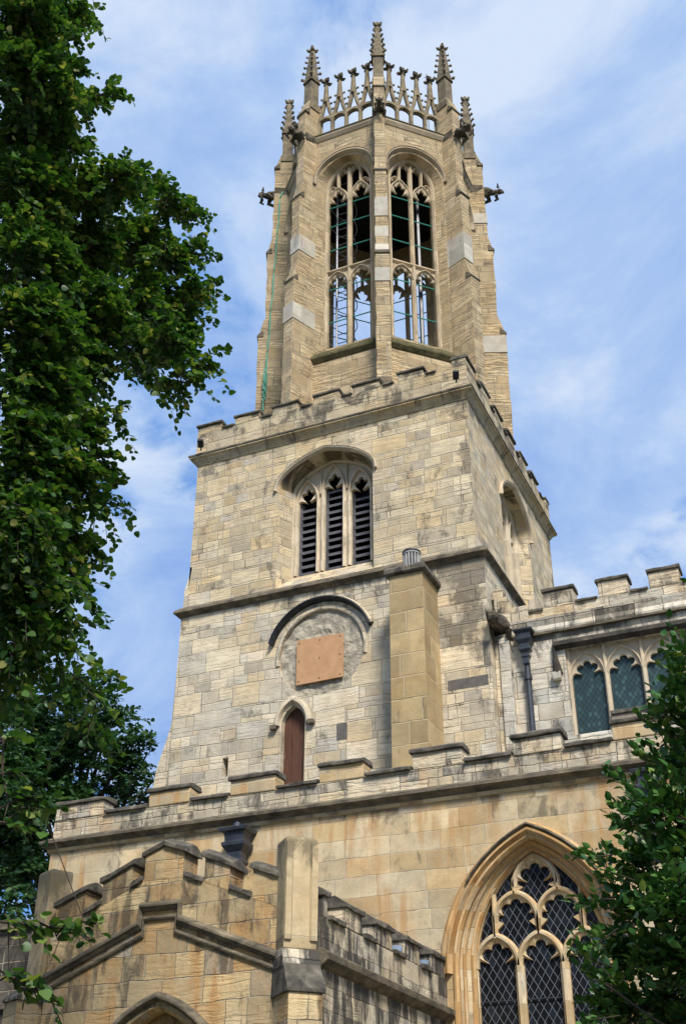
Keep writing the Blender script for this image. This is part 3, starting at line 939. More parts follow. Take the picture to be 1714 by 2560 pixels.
def pinnacle():
    mb = MB()
    c = Vector((2.87, 0, 0))
    h = .155
    sq = lambda s_, z: [c + Vector((a * s_, b * s_, z)) for a, b in ((-1, -1), (1, -1), (1, 1), (-1, 1))]
    mb.loft([sq(h + .03, 30.7), sq(h + .03, 30.95), sq(h, 31.05), sq(h, 32.0), sq(h + .025, 32.04), sq(h + .025, 32.1), sq(h, 32.14), sq(.06, 33.55)])
    for k in range(4):      # gablets at the foot of the spirelet
        a = k * PI / 2
        d = Vector((math.cos(a), math.sin(a), 0))
        t_ = Vector((-d.y, d.x, 0))
        mb.loft([[c + d * w_ + t_ * .18 + Vector((0, 0, 31.98)), c + d * w_ + Vector((0, 0, 32.36)), c + d * w_ - t_ * .18 + Vector((0, 0, 31.98))] for w_ in (h - .1, h + .045)])
        da_ = Vector((math.cos(a + PI / 4), math.sin(a + PI / 4), 0))
        for i, z in enumerate((32.16, 32.46, 32.74, 33.0, 33.24)):
            r_ = (.055 + (.155 - .055) * (33.55 - z) / 1.4) * 1.32
            crocket_leaf(mb, c + da_ * r_ + Vector((0, 0, z)), da_, .105 - .008 * i)
    finial(mb, c, 33.55, .14)
    return mb.build('pinnacle', M['pinn'], church)
pn = pinnacle()
pn.location = LC
pn.rotation_euler = (0, 0, R(VA[0]))
for a in VA[1:]:
    dup(pn, church, LC, R(a))

def arcade():
    f = LB
    mb = MB()
    w0, w1 = -.2, -.03
    fins = []
    for x in (-.9, -.45, 0, .45, .9):
        mb.bar(f, [(x, 29.6), (x, 30.42)], .105 if abs(x) < .8 else .13, w0, w1, .25)
    for i in range(4):
        xc = -.675 + .45 * i
        a, b = xc - .225, xc + .225
        base = arch(a + .03, b - .03, 30.2, .17, 8)
        mb.plate(f, [(b, 30.2), (b, 30.42), (xc, 30.46), (a, 30.42), (a, 30.2)] + base[::-1], [], w1 - .015, w0 + .015)
        _, cu_ = cusped(a + .03, b - .03, 30.2, .17, 5, .3, 30)
        mb.plate(f, base + cu_[::-1][1:-1], [], w1 - .05, w0 + .05)
        # open gablet: two ogee ribs rising to a crocketed stem
        for s_ in (-1, 1):
            path = [(xc + s_ * .225 * k_, z) for k_, z in ((1., 30.38), (.8, 30.5), (.58, 30.68), (.36, 30.92), (.2, 31.15), (.1, 31.4))]
            mb.bar(f, path, .108, w0 + .01, w1 - .02, .25)
            for (k_, z) in ((.85, 30.53), (.62, 30.76), (.4, 31.02), (.28, 31.3)):
                crocket_leaf(mb, f.p(xc + s_ * (.225 * k_ + .02), z, (w0 + w1) / 2), f.t * s_, .074)
        sc_ = f.p(xc, 0, (w0 + w1) / 2)
        mb.tube([sc_ + Vector((0, 0, z)) for z in (31.1, 31.45, 31.98)], [.11, .08, .055], 6)
        fn = MB()
        finial(fn, sc_, 32.02, .14)
        fins.append(fn)
    o = mb.build('parapet_arcade', M['pinn2'], church)
    for fn in fins:
        fn.build('finial', M['garg'], o)
    return o
M['pinn2'] = simple('weathered_arcade_stone', (.15, .122, .08), (.34, .27, .165), 4., .95, bump=.7, c3=(.44, .36, .24), dist=.03)
ar = arcade()
ar.location = LC
for k in range(1, 8):
    dup(ar, church, LC, R(45 * k))

def beast(seed, L=.75):
    """crouching stone gargoyle leaning out along +x"""
    rnd = random.Random(seed)
    mb = MB()
    z0 = 29.35
    P = lambda x, y, z: Vector((3.12 + x, y, z0 + z))
    mb.tube([P(-.15, 0, -.05), P(.1, 0, 0), P(.32 * L / .75, 0, .03), P(.52 * L / .75, 0, .0), P(.7 * L / .75, 0, .04)], [.16, .16, .13, .09, .075], 8, .14)
    mb.blob(P(.76 * L / .75, 0, .05),   .11, .09, .09, .2)
    mb.tube([P(.8 * L / .75, 0, .03), P(.93 * L / .75, 0, .0)], [.06, .035], 6, .1)
    mb.box(F((3.0, 0, 0), 0), -.17, .17, z0 - .12, z0 + .16, -.2, .2, .03)
    for s_ in (-1, 1):
        mb.tube([P(.25, s_ * .12, -.02), P(.3, s_ * .2, -.14), P(.14, s_ * .17, -.26)], [.085, .07, .045], 6, .12)
        mb.tube([P(.5, s_ * .08, -.03), P(.55, s_ * .15, -.13), P(.46, s_ * .12, -.22)], [.06, .05, .035], 6, .12)
        mb.tube([P(.7 * L / .75, s_ * .08, .13), P(.68 * L / .75, s_ * .15, .25)], [.05, .015], 5)
    return mb.build('gargoyle', M['garg'], church)
for k, a in enumerate(VA):
    g = beast(k, .6 if a in (-157.5, 22.5) else .5)
    g.location = LC
    g.rotation_euler = (0, 0, R(a))
    if a == -67.5:
        g.scale = (.97, .8, 1)

# ladder with safety hoops and a conduit inside the lantern
ld = MB()
for x in (-.55, -.22):
    ld.tube([Vector((x, -1.75, z)) for z in (18.6, 28.8)], .03, 6)
z = 19.
while z < 28.6:
    ld.tube([Vector((-.55, -1.75, z)), Vector((-.22, -1.75, z))], .014, 5)
    z += .3
ladder = ld.build('caged_ladder', M['steel'], church)
hp_ = MB()
z = 20.2
while z < 28.6:
    hp_.tube([Vector((-.385 + .36 * math.cos(a), -1.75 + .62 * math.sin(a), z)) for a in np.linspace(0, PI, 12)], .014, 5)
    z += .72
hp_.build('safety_hoop', M['steel'], ladder)
cdn = MB().tube([Vector((1.62, -.95, z)) for z in (18.6, 29)], .06, 6)
cdn.build('conduit', M['iron'], church)

# ================================================================== nave clerestory (right of the tower)
CY = -3.2
f = FRONT(CY)
cwin = [(5.08, 9.84), (7.98, 9.84), (7.98, 11.64), (5.08, 11.64)]
mb = MB().plate(f, [(3.69, 7.5), (15, 7.5), (15, 12.1), (3.69, 12.1)], [cwin], 0., -.34, reveal='holes', back=False)
mb.build('clerestory_wall', M['clere'], church)
mb = MB()
mb.loft([[f.p(u, 12.02, -.05), f.p(u, 12.06, .06), f.p(u, 12.1, .07), f.p(u, 12.2, .03), f.p(u, 12.32, .08), f.p(u, 12.36, .09), f.p(u, 12.4, .0), f.p(u, 12.4, -.05)] for u in (3.69, 15)])
mb.build('clerestory_cornice', M['clere'], church)
mb = MB()
mb.loft([[f.p(u, 12.0, -.03), f.p(u, 12.0, .085), f.p(u, 12.045, .085), f.p(u, 12.05, -.03)] for u in (4.5, 15)])
mb.build('drip_mould', M['drip'], church)
f = FRONT(CY + .02)
MB().box(f, 3.72, 15, 12.38, 12.6, -.35, 0).build('clerestory_parapet', M['aparapet'], church)
cm = [(4.74, 5.36), (5.86, 6.46), (6.87, 7.47), (7.95, 8.55), (9.0, 9.6), (10.1, 10.7)]
for i, (a, b) in enumerate(cm):
    merlon(f, a, b, 12.6, 12.95, .35, M['aparapet'], .1, .05, .012)
    if i:
        embrasure(f, cm[i - 1][1] + .03, a - .03, 12.6, .35)
embrasure(f, 4.05, 4.72, 12.55, .35, .1)
# stub of a pinnacle and gargoyle on the little buttress by the tower
mb = MB()
mb.loft([[f.p(a, z, w_) for a, w_ in ((3.8, .2), (4.02, .2), (4.02, 0), (3.8, 0))] for z in (8.0, 12.1)])
mb.build('pilaster_buttress', M['clere'], church, .012)
mb = MB().box(FRONT(CY), 3.69, 3.8, 8.0, 12.1, 0., .12)
mb.build('pilaster_return', M['lower'], church)
st = MB()
st.box(f, 3.74, 4.06, 12.2, 12.95, -.2, .14, .02)
st.box(f, 3.7, 4.0, 12.95, 13.2, -.16, .1, .03)
st.box(f, 4.06, 4.42, 12.3, 12.72, -.3, .06, .02)
st.build('pinnacle_stub', M['aparapet'], church, .025)
gg = MB()
g0 = f.p(3.86, 12.32, .1)
P = lambda x, y, z: g0 + Vector((x, -y, z))
gg.tube([P(0, -.1, .0), P(0, .12, .02), P(-.02, .34, .0), P(-.03, .52, -.03)], [.19, .2, .16, .12], 8, .15)
gg.blob(P(-.03, .58, -.02), .14, .15, .13, .2)
for s_ in (-1, 1):
    gg.tube([P(s_ * .13, .1, -.05), P(s_ * .2, .2, -.2), P(s_ * .15, .05, -.36)], [.09, .07, .05], 6, .15)
    gg.tube([P(s_ * .1, .5, .08), P(s_ * .17, .5, .17)], [.05, .02], 5)
gg.build('gargoyle', M['garg'], church)
# rainwater head and pipe
f = FRONT(CY)
dp = MB()
dp.tube([f.p(4.33, z, .1) for z in (8.0, 11.6)], .06, 10)
for z in (9.4, 11.1):
    dp.tube([f.p(4.33, z - .04, .1), f.p(4.33, z + .04, .1)], .08, 10)
pipe = dp.build('downpipe', M['iron'], church, smooth=False)
def hopper(f, u, z, s_, parent, d=.14):
    h = MB()
    sq = lambda a, b, zz: [f.p(u - a, zz, d + b), f.p(u + a, zz, d + b), f.p(u + a, zz, d - b * .9), f.p(u - a, zz, d - b * .9)]
    rows = ((-.62, .06), (-.5, .06), (-.47, .085), (-.44, .085), (-.42, .065), (-.38, .07), (-.33, .12), (-.3, .12), (-.28, .095), (-.2, .1), (-.12, .16), (-.08, .165), (-.06, .13), (.04, .14), (.06, .19), (.1, .2), (.11, .17), (.02, .14))
    h.loft([sq(q * s_, q * .85 * s_, z + zz_ * s_) for zz_, q in rows])
    return h.build('rainwater_head', M['iron'], parent, .006)
hopper(f, 4.33, 12.0, 1.0, pipe)
# clerestory window: three cusped lights under a square label
cw = empty('clerestory_window'); cw.parent = church
tr = MB()
w0, w1 = -.26, -.1
lts = [(5.14, 5.76), (5.86, 6.48), (6.58, 7.2), (7.3, 7.92)]
holes = []
for i, (a, b) in enumerate(lts):
    base, cu_ = cusped(a, b, 11.05, .42, 5, .33, 40)
    zb = 9.86 if i == 0 else 10.2
    holes.append([(a, zb), (b, zb)] + cu_)
tr.plate(f, cwin, holes, w1 - .05, w0)
for a, b in lts:
    tr.bar(f, arch(a - .03, b + .03, 11.05, .5, 14), .05, w0 + .02, w1 + .01)
for x in (5.1, 5.81, 6.53, 7.25, 7.96):
    tr.bar(f, [(x, 9.84), (x, 11.64)], .08, w0 + .01, w1 + .02)
tr.build('tracery', M['dress'], cw)
pn_ = MB().plate(f, [(5.1, 9.8), (7.95, 9.8), (7.95, 11.5), (5.1, 11.5)], [], -.22)
pn_.build('pane', M['cglass'], cw)
lb = MB()
lb.mould(f, [(7.96, 11.12), (7.96, 11.76), (4.87, 11.76), (4.87, 11.12)], [(0, -.05), (.05, -.05), (.12, .0), (.13, .08), (.04, .14), (0, .14)])
lb.build('label_mould', M['crust'], cw, .006)
MB().box(f, 4.8, 4.97, 10.98, 11.14, 0, .12, .01).build('label_stop', M['clere'], cw, .02)
bp_ = MB().box(f, 5.84, 7.96, 9.86, 10.12, -.2, .02)
bp_.build('blocking_slab', M['brown'], cw, .008)
MB().box(f, 5.83, 7.97, 10.12, 10.2, -.2, .06, .006).build('sill', M['cope'], cw, .008)
# small round lamp at the right of the window
MB().loft([oc_ for oc_ in [[f.p(7.62 + .1 * math.cos(a), 11.55 + .1 * math.sin(a), w_) for a in np.linspace(0, 2 * PI, 13)[:-1]] for w_ in (0., .16)]]).build('wall_lamp', M['steel'], church, .02)

# ================================================================== south aisle
AY = -6.5
f = FRONT(AY)
aw_o = opening(4.94 - 1.3, 4.94 + 1.3, 1.8, 5.12, 1.95, 24)
aw_i = opening(4.91 - 1.06, 4.91 + 1.06, 1.8, 5.2, 1.74, 24)
AX0 = -4.14
mb = MB().plate(f, [(AX0, 0), (15, 0), (15, 7.86), (AX0, 7.86)], [aw_o], 0.)
mb.strip(f, aw_o, aw_i, 0., -.24, closed=True)
mb.plate(F((AX0, 0, 0), 180), [(3.0, 0), (-AY, 0), (-AY, 7.86), (3.0, 7.86)], [], 0.)
mb.build('aisle_wall', M['aisle'], church)
mb = MB()
mb.loft([[f.p(u, 7.76, -.05), f.p(u, 7.78, .03), f.p(u, 7.84, .06), f.p(u, 7.84, -.05)] for u in (AX0 - .05, 15)])
mb.build('cornice', M['aisle'], church)
mb = MB()
pr_ = [(-.1, 7.83), (.07, 7.835), (.09, 7.87), (.14, 7.9), (.17, 7.92), (.17, 7.97), (.1, 8.0), (.02, 8.05), (-.1, 8.05)]
rings = [[Vector((AX0 - o, -3.4, z)) for o, z in pr_], [Vector((AX0 - o, AY - o, z)) for o, z in pr_], [Vector((15, AY - o, z)) for o, z in pr_]]
mb.loft(rings, False, False).build('cornice_weathering', M['drip'], church)
mb = MB().box(f, AX0, 15, 8.04, 8.38, -.34, -.005)
mb.loft([[Vector((x, y, z)) for x, y in ((AX0, AY + .34), (AX0, -3.6), (AX0 + .34, -3.6), (AX0 + .34, AY + .34))] for z in (8.04, 8.38)])
mb.build('aisle_parapet', M['aparapet'], church)
f = FRONT(AY - .005)
am = [(-4.12, -3.06), (-2.1, -1.24), (-.41, .48), (1.33, 2.15), (3.04, 3.92), (4.79, 5.6), (6.43, 7.3), (8.1, 8.95), (9.8, 10.6)]
for i, (a, b) in enumerate(am):
    merlon(f, a, b, 8.38, 8.65, .34, M['chimbrown'] if False else M['aparapet'] if i in (0, 4, 5, 7) else M['aisle'], .1, .055, .012)
    if i:
        embrasure(f, am[i - 1][1] + .04, a - .03, 8.38, .34, .09, .06)
mb = MB().loft([[Vector((x, -6.1, 8.1)), Vector((x, -3.25, 8.9)), Vector((x, -3.25, 8.6)), Vector((x, -6.1, 7.8))] for x in (-3.75, 14.9)])
mb.build('aisle_roof', M['roof'], church)
# aisle window
f = FRONT(AY)
wn = empty('aisle_window'); wn.parent = church
hp = arch(4.94 - 1.43, 4.94 + 1.43, 5.1, 2.08, 24)
MB().mould(f, hp, [(0, -.1), (.03, -.1), (.06, -.06), (.06, 0), (.1, .02), (.1, .05), (0, .1)]).build('hood_mould', M['adress'], wn, .006)
MB().mould(f, [(x, z + .06) for x, z in hp[12:-12]], [(0, .0), (.1, -.01), (.12, .02), (0, .07)]).build('hood_weathering', M['drip'], wn)
od = MB()
od.bar(f, aw_o[1:] + [aw_o[0]], .11, -.12, .03, .3)
mid_ = [((a[0] + b[0]) / 2, (a[1] + b[1]) / 2) for a, b in zip(aw_o, aw_i)]
od.bar(f, mid_[1:] + [mid_[0]], .06, -.2, -.09, .3)
od.bar(f, aw_i[1:] + [aw_i[0]], .1, -.32, -.2, .3)
od.build('arch_order', M['adress'], wn, .004)
tr = MB()
w0, w1 = -.42, -.24
tr.bar(f, aw_i[1:] + [aw_i[0]], .12, w0, w1 + .0)
for x in (4.565, 5.255):
    tr.bar(f, [(x, 1.8), (x, 5.2)], .14, w0 - .02, w1 + .01)
c0 = 4.91
inside = lambda x, z: z <= 5.2 + arch_z(abs(x - c0))
def arch_z(dx, h=1.06, rise=1.74):
    ra = (h * h + rise * rise) / (2 * h)
    return math.sqrt(max(0, ra * ra - (dx + ra - h) ** 2))
for xc in (4.22, 4.91, 5.6):
    light_head(tr, f, xc - .345, xc + .345, 5.2, .46, w0, w1, .105, 5, .4, .75)
for xc in (4.565, 5.255):
    light_head(tr, f, xc - .345, xc + .345, 5.86, .42, w0, w1, .1, 5, .4, .75)
    # lower foils of the upper light
    for s_ in (-1, 1):
        tr.bar(f, [(xc + s_ * .345, 5.64), (xc + s_ * .345, 5.9)], .085, w0, w1)
        tr.plate(f, [(xc + s_ * .34, 5.72), (xc + s_ * .34, 5.9), (xc + s_ * .2, 5.84)][::s_ or 1], [], w1 - .05, w0 + .06)
light_head(tr, f, c0 - .345, c0 + .345, 6.36, .46, w0, w1, .095, 5, .4, .75)
for s_ in (-1, 1):
    tr.bar(f, [(c0 + s_ * .345, 6.26), (c0 + s_ * .345, 6.5)], .08, w0, w1)
    tr.plate(f, [(c0 + s_ * .34, 6.28), (c0 + s_ * .34, 6.42), (c0 + s_ * .2, 6.36)][::s_ or 1], [], w1 - .05, w0 + .06)
    tr.bar(f, [(c0 + s_ * .69, 5.62), (c0 + s_ * .69, 5.2 + arch_z(.69) + .02)], .07, w0, w1)
tr.build('tracery', M['atrac'], wn)
MB().plate(f, [(c0 - 1.06, 1.8), (c0 + 1.06, 1.8)] + arch(c0 - 1.06, c0 + 1.06, 5.2, 1.74, 24), [], -.35).build('pane', M['glass'], wn)
# saddle bars across the lights
for z in (2.6, 3.3, 4.0, 4.72):
    MB().tube([f.p(3.9, z, -.32), f.p(5.92, z, -.32)], .009, 5).build('saddle_bar', M['iron'], wn)
# ornate rainwater head and pipe on the aisle wall
dp = MB()
dp.tube([f.p(-.1, z, .16) for z in (4.0, 7.0)], .07, 10)
p2 = dp.build('downpipe', M['iron'], church)
hopper(f, -.1, 7.55, 1.35, p2, .2)
MB().tube([f.p(-.1, 7.75, -.1), f.p(-.1, 7.75, .25), f.p(-.1, 7.6, .3)], .07, 8).build('spout', M['iron'], p2)
hopper(f, 6.95, 7.62, 1.3, church, .2)

# ================================================================== porch in front of the aisle
PY, PX0, PX1 = -11.2, -.34, 3.5
f = FRONT(PY)
p_arch = opening(1.4 - .98, 1.4 + .98, 0, 2.8, 1.32, 18)
mb = MB()
mb.plate(f, [(PX0, 0), (PX1 - .05, 0), (PX1 - .05, 4.5), (3.02, 4.56), (1.62, 5.1), (1.62, 5.3), (1.01, 5.3), (1.01, 5.08), (PX0, 4.54)], [p_arch], 0., -.5, reveal='holes', back=True)
mb.build('porch_wall', M['porch'], church)
MB().plate(RIGHT(PX1), [(PY, 0), (AY, 0), (AY, 4.5), (PY, 4.5)], [], 0.).build('porch_side_wall', M['porchside'], church)
MB().plate(F((PX0, 0, 0), 180), [(-AY, 0), (-PY, 0), (-PY, 4.5), (-AY, 4.5)], [], 0.).build('porch_side_wall', M['porchside'], church)
# gable parapet with sloping merlons
mb = MB()
mb.plate(f, [(PX0, 4.54), (1.01, 5.08), (1.01, 5.3), (1.62, 5.3), (1.62, 5.1), (3.02, 4.56), (3.02, 5.14), (2.63, 5.3), (2.3, 5.42), (1.92, 5.56), (1.62, 5.66), (1.02, 5.66), (.84, 5.58), (.4, 5.4), (.13, 5.3), (PX0, 5.12)], [], .01, -.34)
mb.build('porch_parapet', M['porch'], church, .008)
def saddle(f, p0, p1, w0, w1, h=.125, lip=.04):
    m_ = MB()
    c = (w0 + w1) / 2
    j = lambda q=.012: random.uniform(-q, q)
    nseg = max(3, int(math.hypot(p1[0] - p0[0], p1[1] - p0[1]) / .12))
    rings = []
    for i in range(nseg + 1):
        p = (p0[0] + (p1[0] - p0[0]) * i / nseg, p0[1] + (p1[1] - p0[1]) * i / nseg)
        rings.append([f.p(p[0], p[1] - .015 + j(.006), w1 + lip + j()), f.p(p[0], p[1] + .05 + j(), w1 + lip + j()), f.p(p[0], p[1] + h + j(), c + .05), f.p(p[0], p[1] + h + j(), c - .05), f.p(p[0], p[1] + .05, w0 - lip), f.p(p[0], p[1] - .015, w0 - lip)])
    m_.loft(rings)
    return m_
def slope_merlon(pts, cope):
    m_ = MB().plate(f, pts, [], .013, -.345).build('merlon', M['porch'], church, .012)
    for p0, p1 in cope:
        saddle(f, p0, p1, -.345, .013).build('coping', M['cope'], m_, .012)
slope_merlon([(-.3, 5.1), (.14, 5.28), (.14, 5.62), (-.3, 5.45)], [((-.34, 5.43), (.19, 5.63))])
slope_merlon([(.4, 5.38), (.83, 5.56), (.83, 5.88), (.4, 5.7)], [((.36, 5.68), (.88, 5.89))])
slope_merlon([(1.03, 5.64), (1.61, 5.64), (1.61, 5.98), (1.32, 6.08), (1.03, 5.98)], [((.98, 5.96), (1.32, 6.08)), ((1.32, 6.08), (1.66, 5.96))])
slope_merlon([(1.93, 5.54), (2.3, 5.4), (2.3, 5.7), (1.93, 5.86)], [((1.89, 5.88), (2.35, 5.69))])
slope_merlon([(2.63, 5.28), (3.0, 5.13), (3.0, 5.5), (2.63, 5.65)], [((2.59, 5.66), (3.04, 5.49))])
for p0, p1 in (((.15, 5.3), (.4, 5.41)), ((.84, 5.58), (1.02, 5.66)), ((1.63, 5.66), (1.92, 5.55)), ((2.31, 5.42), (2.62, 5.3))):
    saddle(f, p0, p1, -.34, .01, .06).build('embrasure_coping', M['cope'], church, .01)
dm = MB()
prd = [(-.05, -.04), (.03, -.04), (.06, 0.), (.08, .01), (.08, .045), (.015, .09), (-.05, .09)]
dm.mould(f, [(PX0 - .02, 4.5), (1.04, 5.07), (1.04, 5.28), (1.6, 5.28), (1.6, 5.08), (3.03, 4.52)], prd)
dm.mould(f, [(x, z - .12) for x, z in [(PX0 - .02, 4.5), (1.08, 5.07), (1.08, 5.27), (1.56, 5.27), (1.56, 5.08), (3.03, 4.52)]], [(-.05, -.03), (.03, -.03), (.045, .0), (.03, .03), (-.05, .03)])
dm.build('gable_string', M['drip'], church, .008)
hp = arch(1.4 - 1.12, 1.4 + 1.12, 2.74, 1.47, 20)
MB().mould(f, hp, [(0, -.05), (.05, -.05), (.1, -.0), (.1, .03), (0, .07)]).build('arch_hood_mould', M['drip'], church, .008)
MB().bar(f, p_arch[1:] + [p_arch[0]], .14, -.25, .02).build('arch_order', M['porch'], church)
MB().plate(f, [(.3, 0), (2.5, 0), (2.5, 4.3), (.3, 4.3)], [], -.28).build('arch_infill', M['porch'], church)
MB().loft([[Vector((x, y, z)) for x, z in ((PX0 + .3, 4.6), (1.3, 5.3), (PX1 - .3, 4.6), (PX1 - .3, 4.4), (PX0 + .3, 4.4))] for y in (PY + .35, AY)]).build('porch_roof', M['roof'], church)
# porch side parapet
f = RIGHT(PX1)
MB().box(f, PY + .15, AY, 4.62, 5.02, -.36, .0).build('porch_side_parapet', M['porchside'], church)
MB().loft([[f.p(u, 4.4, -.02), f.p(u, 4.43, .04), f.p(u, 4.5, .12), f.p(u, 4.58, .13), f.p(u, 4.64, .02), f.p(u, 4.64, -.02)] for u in (PY + .1, AY)]).build('side_string', M['drip'], church, .006)
pm = [(-11.0, -10.86), (-10.34, -9.76), (-9.3, -8.7), (-8.24, -7.62), (-7.2, -6.62)]
for i, (a, b) in enumerate(pm):
    m_ = MB().box(f, a, b, 5.02, 5.28, -.36, .002, .01).build('merlon', M['porchside'], church, .015)
    saddle(f, (a - .03, 5.28), (b + .03, 5.28), -.36, .0, .14, .04).build('coping', M['cope'], m_, .012)
    if i:
        saddle(f, (pm[i - 1][1] + .02, 5.02), (a - .02, 5.02), -.36, .0, .05, .05).build('embrasure_coping', M['cope'], church, .01)
for u in (-8.5, -7.45):
    saddle(f, (u, 5.09), (u + .1, 5.09), -.1, .03, .06, .0).build('lead_cap', M['bluelead'], church)
MB().tube([f.p(-7.0, 3.95, -.02), f.p(-7.0, 3.95, .12)], .06, 10).build('pipe_end', M['door'], church)
# diagonal corner piers and buttresses
def corner_pier(c, ang, w_, dep, z0, z1, offs, name='corner_pier', panel=True, mat='porchpier'):
    f = F(c, ang)
    m_ = MB()
    h = w_ / 2
    m_.loft([[f.p(-h + e, z, 0 - e), f.p(h - e, z, 0 - e), f.p(h - e, z, -dep), f.p(-h + e, z, -dep)] for z, e in ((z0, 0), (z1 - .05, 0), (z1 - .02, .01), (z1, .04))])
    o = m_.build(name, M[mat], church, .012)
    if panel:
        q = MB()
        for a, b, c_, d in ((-h, h, z0 + .12, z0 + .2), ):
            pass
        q.loft([[f.p(a, z, w__) for a, w__ in ((-h + .004, .03), (-h + .08, .03), (-h + .1, .002), (-h + .004, .002))] for z in (z0 + .1, z1 - .08)])
        q.loft([[f.p(a, z, w__) for a, w__ in ((h - .1, .002), (h - .08, .03), (h - .004, .03), (h - .004, .002))] for z in (z0 + .1, z1 - .08)])
        q.build('moulded_edge', M[mat], o)
    for z_top, z_bot, d0, d1 in offs:
        q = MB().loft([[f.p(-h - .02, z_top, d0), f.p(h + .02, z_top, d0), f.p(h + .02, z_top, -dep), f.p(-h - .02, z_top, -dep)],
                       [f.p(-h - .03, z_bot, d1), f.p(h + .03, z_bot, d1), f.p(h + .03, z_bot, -dep), f.p(-h - .03, z_bot, -dep)],
                       [f.p(-h - .03, z_bot - .04, d1), f.p(h + .03, z_bot - .04, d1), f.p(h + .03, z_bot - .04, -dep), f.p(-h - .03, z_bot - .04, -dep)]])
        q.build('weathering', M['cope' if z_top < 4.5 else 'porchside'], o, .01)
    z_b, d_b = offs[-1][1], offs[-1][3]
    q = MB().loft([[f.p(-h, z, d_b - .03), f.p(h, z, d_b - .03), f.p(h, z, -dep), f.p(-h, z, -dep)] for z in (0, z_b - .04)])
    if len(offs) > 1:
        q.loft([[f.p(-h, z, offs[0][3] - .03), f.p(h, z, offs[0][3] - .03), f.p(h, z, -dep), f.p(-h, z, -dep)] for z in (z_b - .1, offs[0][1] - .04)])
    q.build('buttress', M['porch'], o, .01)
    return o
M['porchpier'] = masonry('pier_stone', 1.6, 3., [(0., (.42, .33, .2)), (.5, (.47, .37, .22)), (1., (.5, .41, .27))], soot=.2, sootc=(.08, .075, .05), patches=((0, 6., 99, .7, .34),), moss=.25, pit=.4, bump=.5, mw=.004)
corner_pier((3.335, -11.27, 0), -45, .42, .36, 4.6, 5.95, [(4.6, 4.42, 0., .08), (4.42, 4.12, .08, .26)])
corner_pier((-.63, -11.126, 0), -115, .35, .34, 4.52, 5.98, [(4.52, 4.3, 0., .28)], panel=False)

# ================================================================== things hung on or fixed near the church
rp = MB()
pts = [Vector((-2.6, -1.3, 29.35))]
for i in range(1, 40):
    z = 29.35 - 8.5 * i / 39
    pts.append(Vector((-2.64 - .04 * math.sin(i * .9) * .3 - .004 * i, -1.36 - .006 * i, z)))
rp.tube(pts, .022, 6)
rope = tag(rp.build('rope', M['rope'], None), 'green rope hanging down the left side of the octagonal lantern', 'rope')
cl = MB()
for k in range(9):
    a = random.uniform(0, 6)
    cl.tube([Vector((-2.76 + .05 * math.cos(a + t), -1.6 + .05 * math.sin(a + t), 22.3 - .11 * t - .05 * k)) for t in np.linspace(0, 7, 14)], .014, 5)
cl.build('coil', M['rope'], rope)
def floodlight(x, z, label):
    t = tag(empty('floodlight', (x, -3.78, z)), label, 'floodlight', 'floodlights on the tower cornice')
    b_ = MB().loft([[Vector((a * .07, y, c * .055)) for a, c in ((-1, -1), (1, -1), (1, 1), (-1, 1))] for y in (-.16, .04)]).build('lamp_body', M['lead'], t, .01)
    b_.rotation_euler = (R(-35), 0, R(20))
    MB().tube([Vector((0, .02, -.13)), Vector((0, .02, -.02))], .02, 6).build('bracket', M['lead'], t)
floodlight(-3.29, 18.45, 'small black floodlight on the left end of the tower cornice')
floodlight(3.36, 18.5, 'small black floodlight at the right corner of the tower cornice')
for x, y, lab in ((-1.75, -1.62, 'thin lightning rod rising by the left lantern pinnacles'), (2.1, -.95, 'thin lightning rod rising by the right lantern pinnacles')):
    r_ = MB().tube([Vector((x, y, 29.6)), Vector((x, y, 32.9))], .012, 5)
    r_.tube([Vector((x - .08, y, 32.75)), Vector((x + .08, y, 32.75))], .01, 4)
    tag(r_.build('lightning_rod', M['steel'], None), lab, 'lightning rod', 'lightning rods on the lantern roof')

# ================================================================== ground and the neighbouring dark wall
g = MB()
nn = 24
E_ = 400
g.add([(x, y, 0) for x in (-E_, E_) for y in (-E_, E_)], [(0, 2, 3, 1)])
tag(g.build('ground', M['ground']), 'churchyard ground', None, None, 'structure')
M['oldwall'] = masonry('shaded_old_wall_stone', .26, .5, [(0., (.09, .08, .065)), (1., (.17, .145, .11))], soot=.6, sootc=(.03, .028, .025))  # the shade this wall stands in is put into its dark stone colours
nb = empty('old_building', (-8, -5, 0))
tag(nb, 'stone building behind the porch at the bottom left, shade put into its dark wall colour', 'building')
f = F((8, 5 - 5.4, 0), -90)
MB().box(f, -16, -4.4, 0, 6.75, -4, 0).build('wall', M['oldwall'], nb)
MB().box(f, -16, -4.35, 6.75, 6.9, -4.1, .1).build('cornice', M['drip'], nb, .02)
MB().box(f, -16, -4.37, 5.3, 5.42, -.1, .08).build('string_course', M['drip'], nb, .02)

# ================================================================== trees
def ray(px, py):
    """direction through a point of the 1568 x 2342 reading of the photograph (used once, to size and place the crowns)"""
    k = 1714 / 1568
    return (fw + cr * ((px * k - 857) / 2990) - cu * ((py * k - 1280) / 2990))
def spot(px, py, hd):
    d = ray(px, py)
    h = math.hypot(d.x, d.y)
    return CAM + d * (hd / h), hd / h
HEART = np.array([(0, 0, 0), (.42, .1, .07), (.5, .42, .1), (.3, .78, .05), (0, 1.02, -.06), (-.3, .78, .05), (-.5, .42, .1), (-.42, .1, .07)])
HEART_F = [(0, 1, 2, 3), (0, 3, 4, 4), (0, 4, 5, 5), (0, 5, 6, 7)]
LANCE = np.array([(0, 0, 0), (.2, .3, .05), (.17, .65, .04), (0, 1., -.08), (-.17, .65, .04), (-.2, .3, .05)])
OVAL = np.array([(0, 0, 0), (.27, .28, .08), (.25, .62, .07), (0, 1., -.05), (-.25, .62, .07), (-.27, .28, .08)])
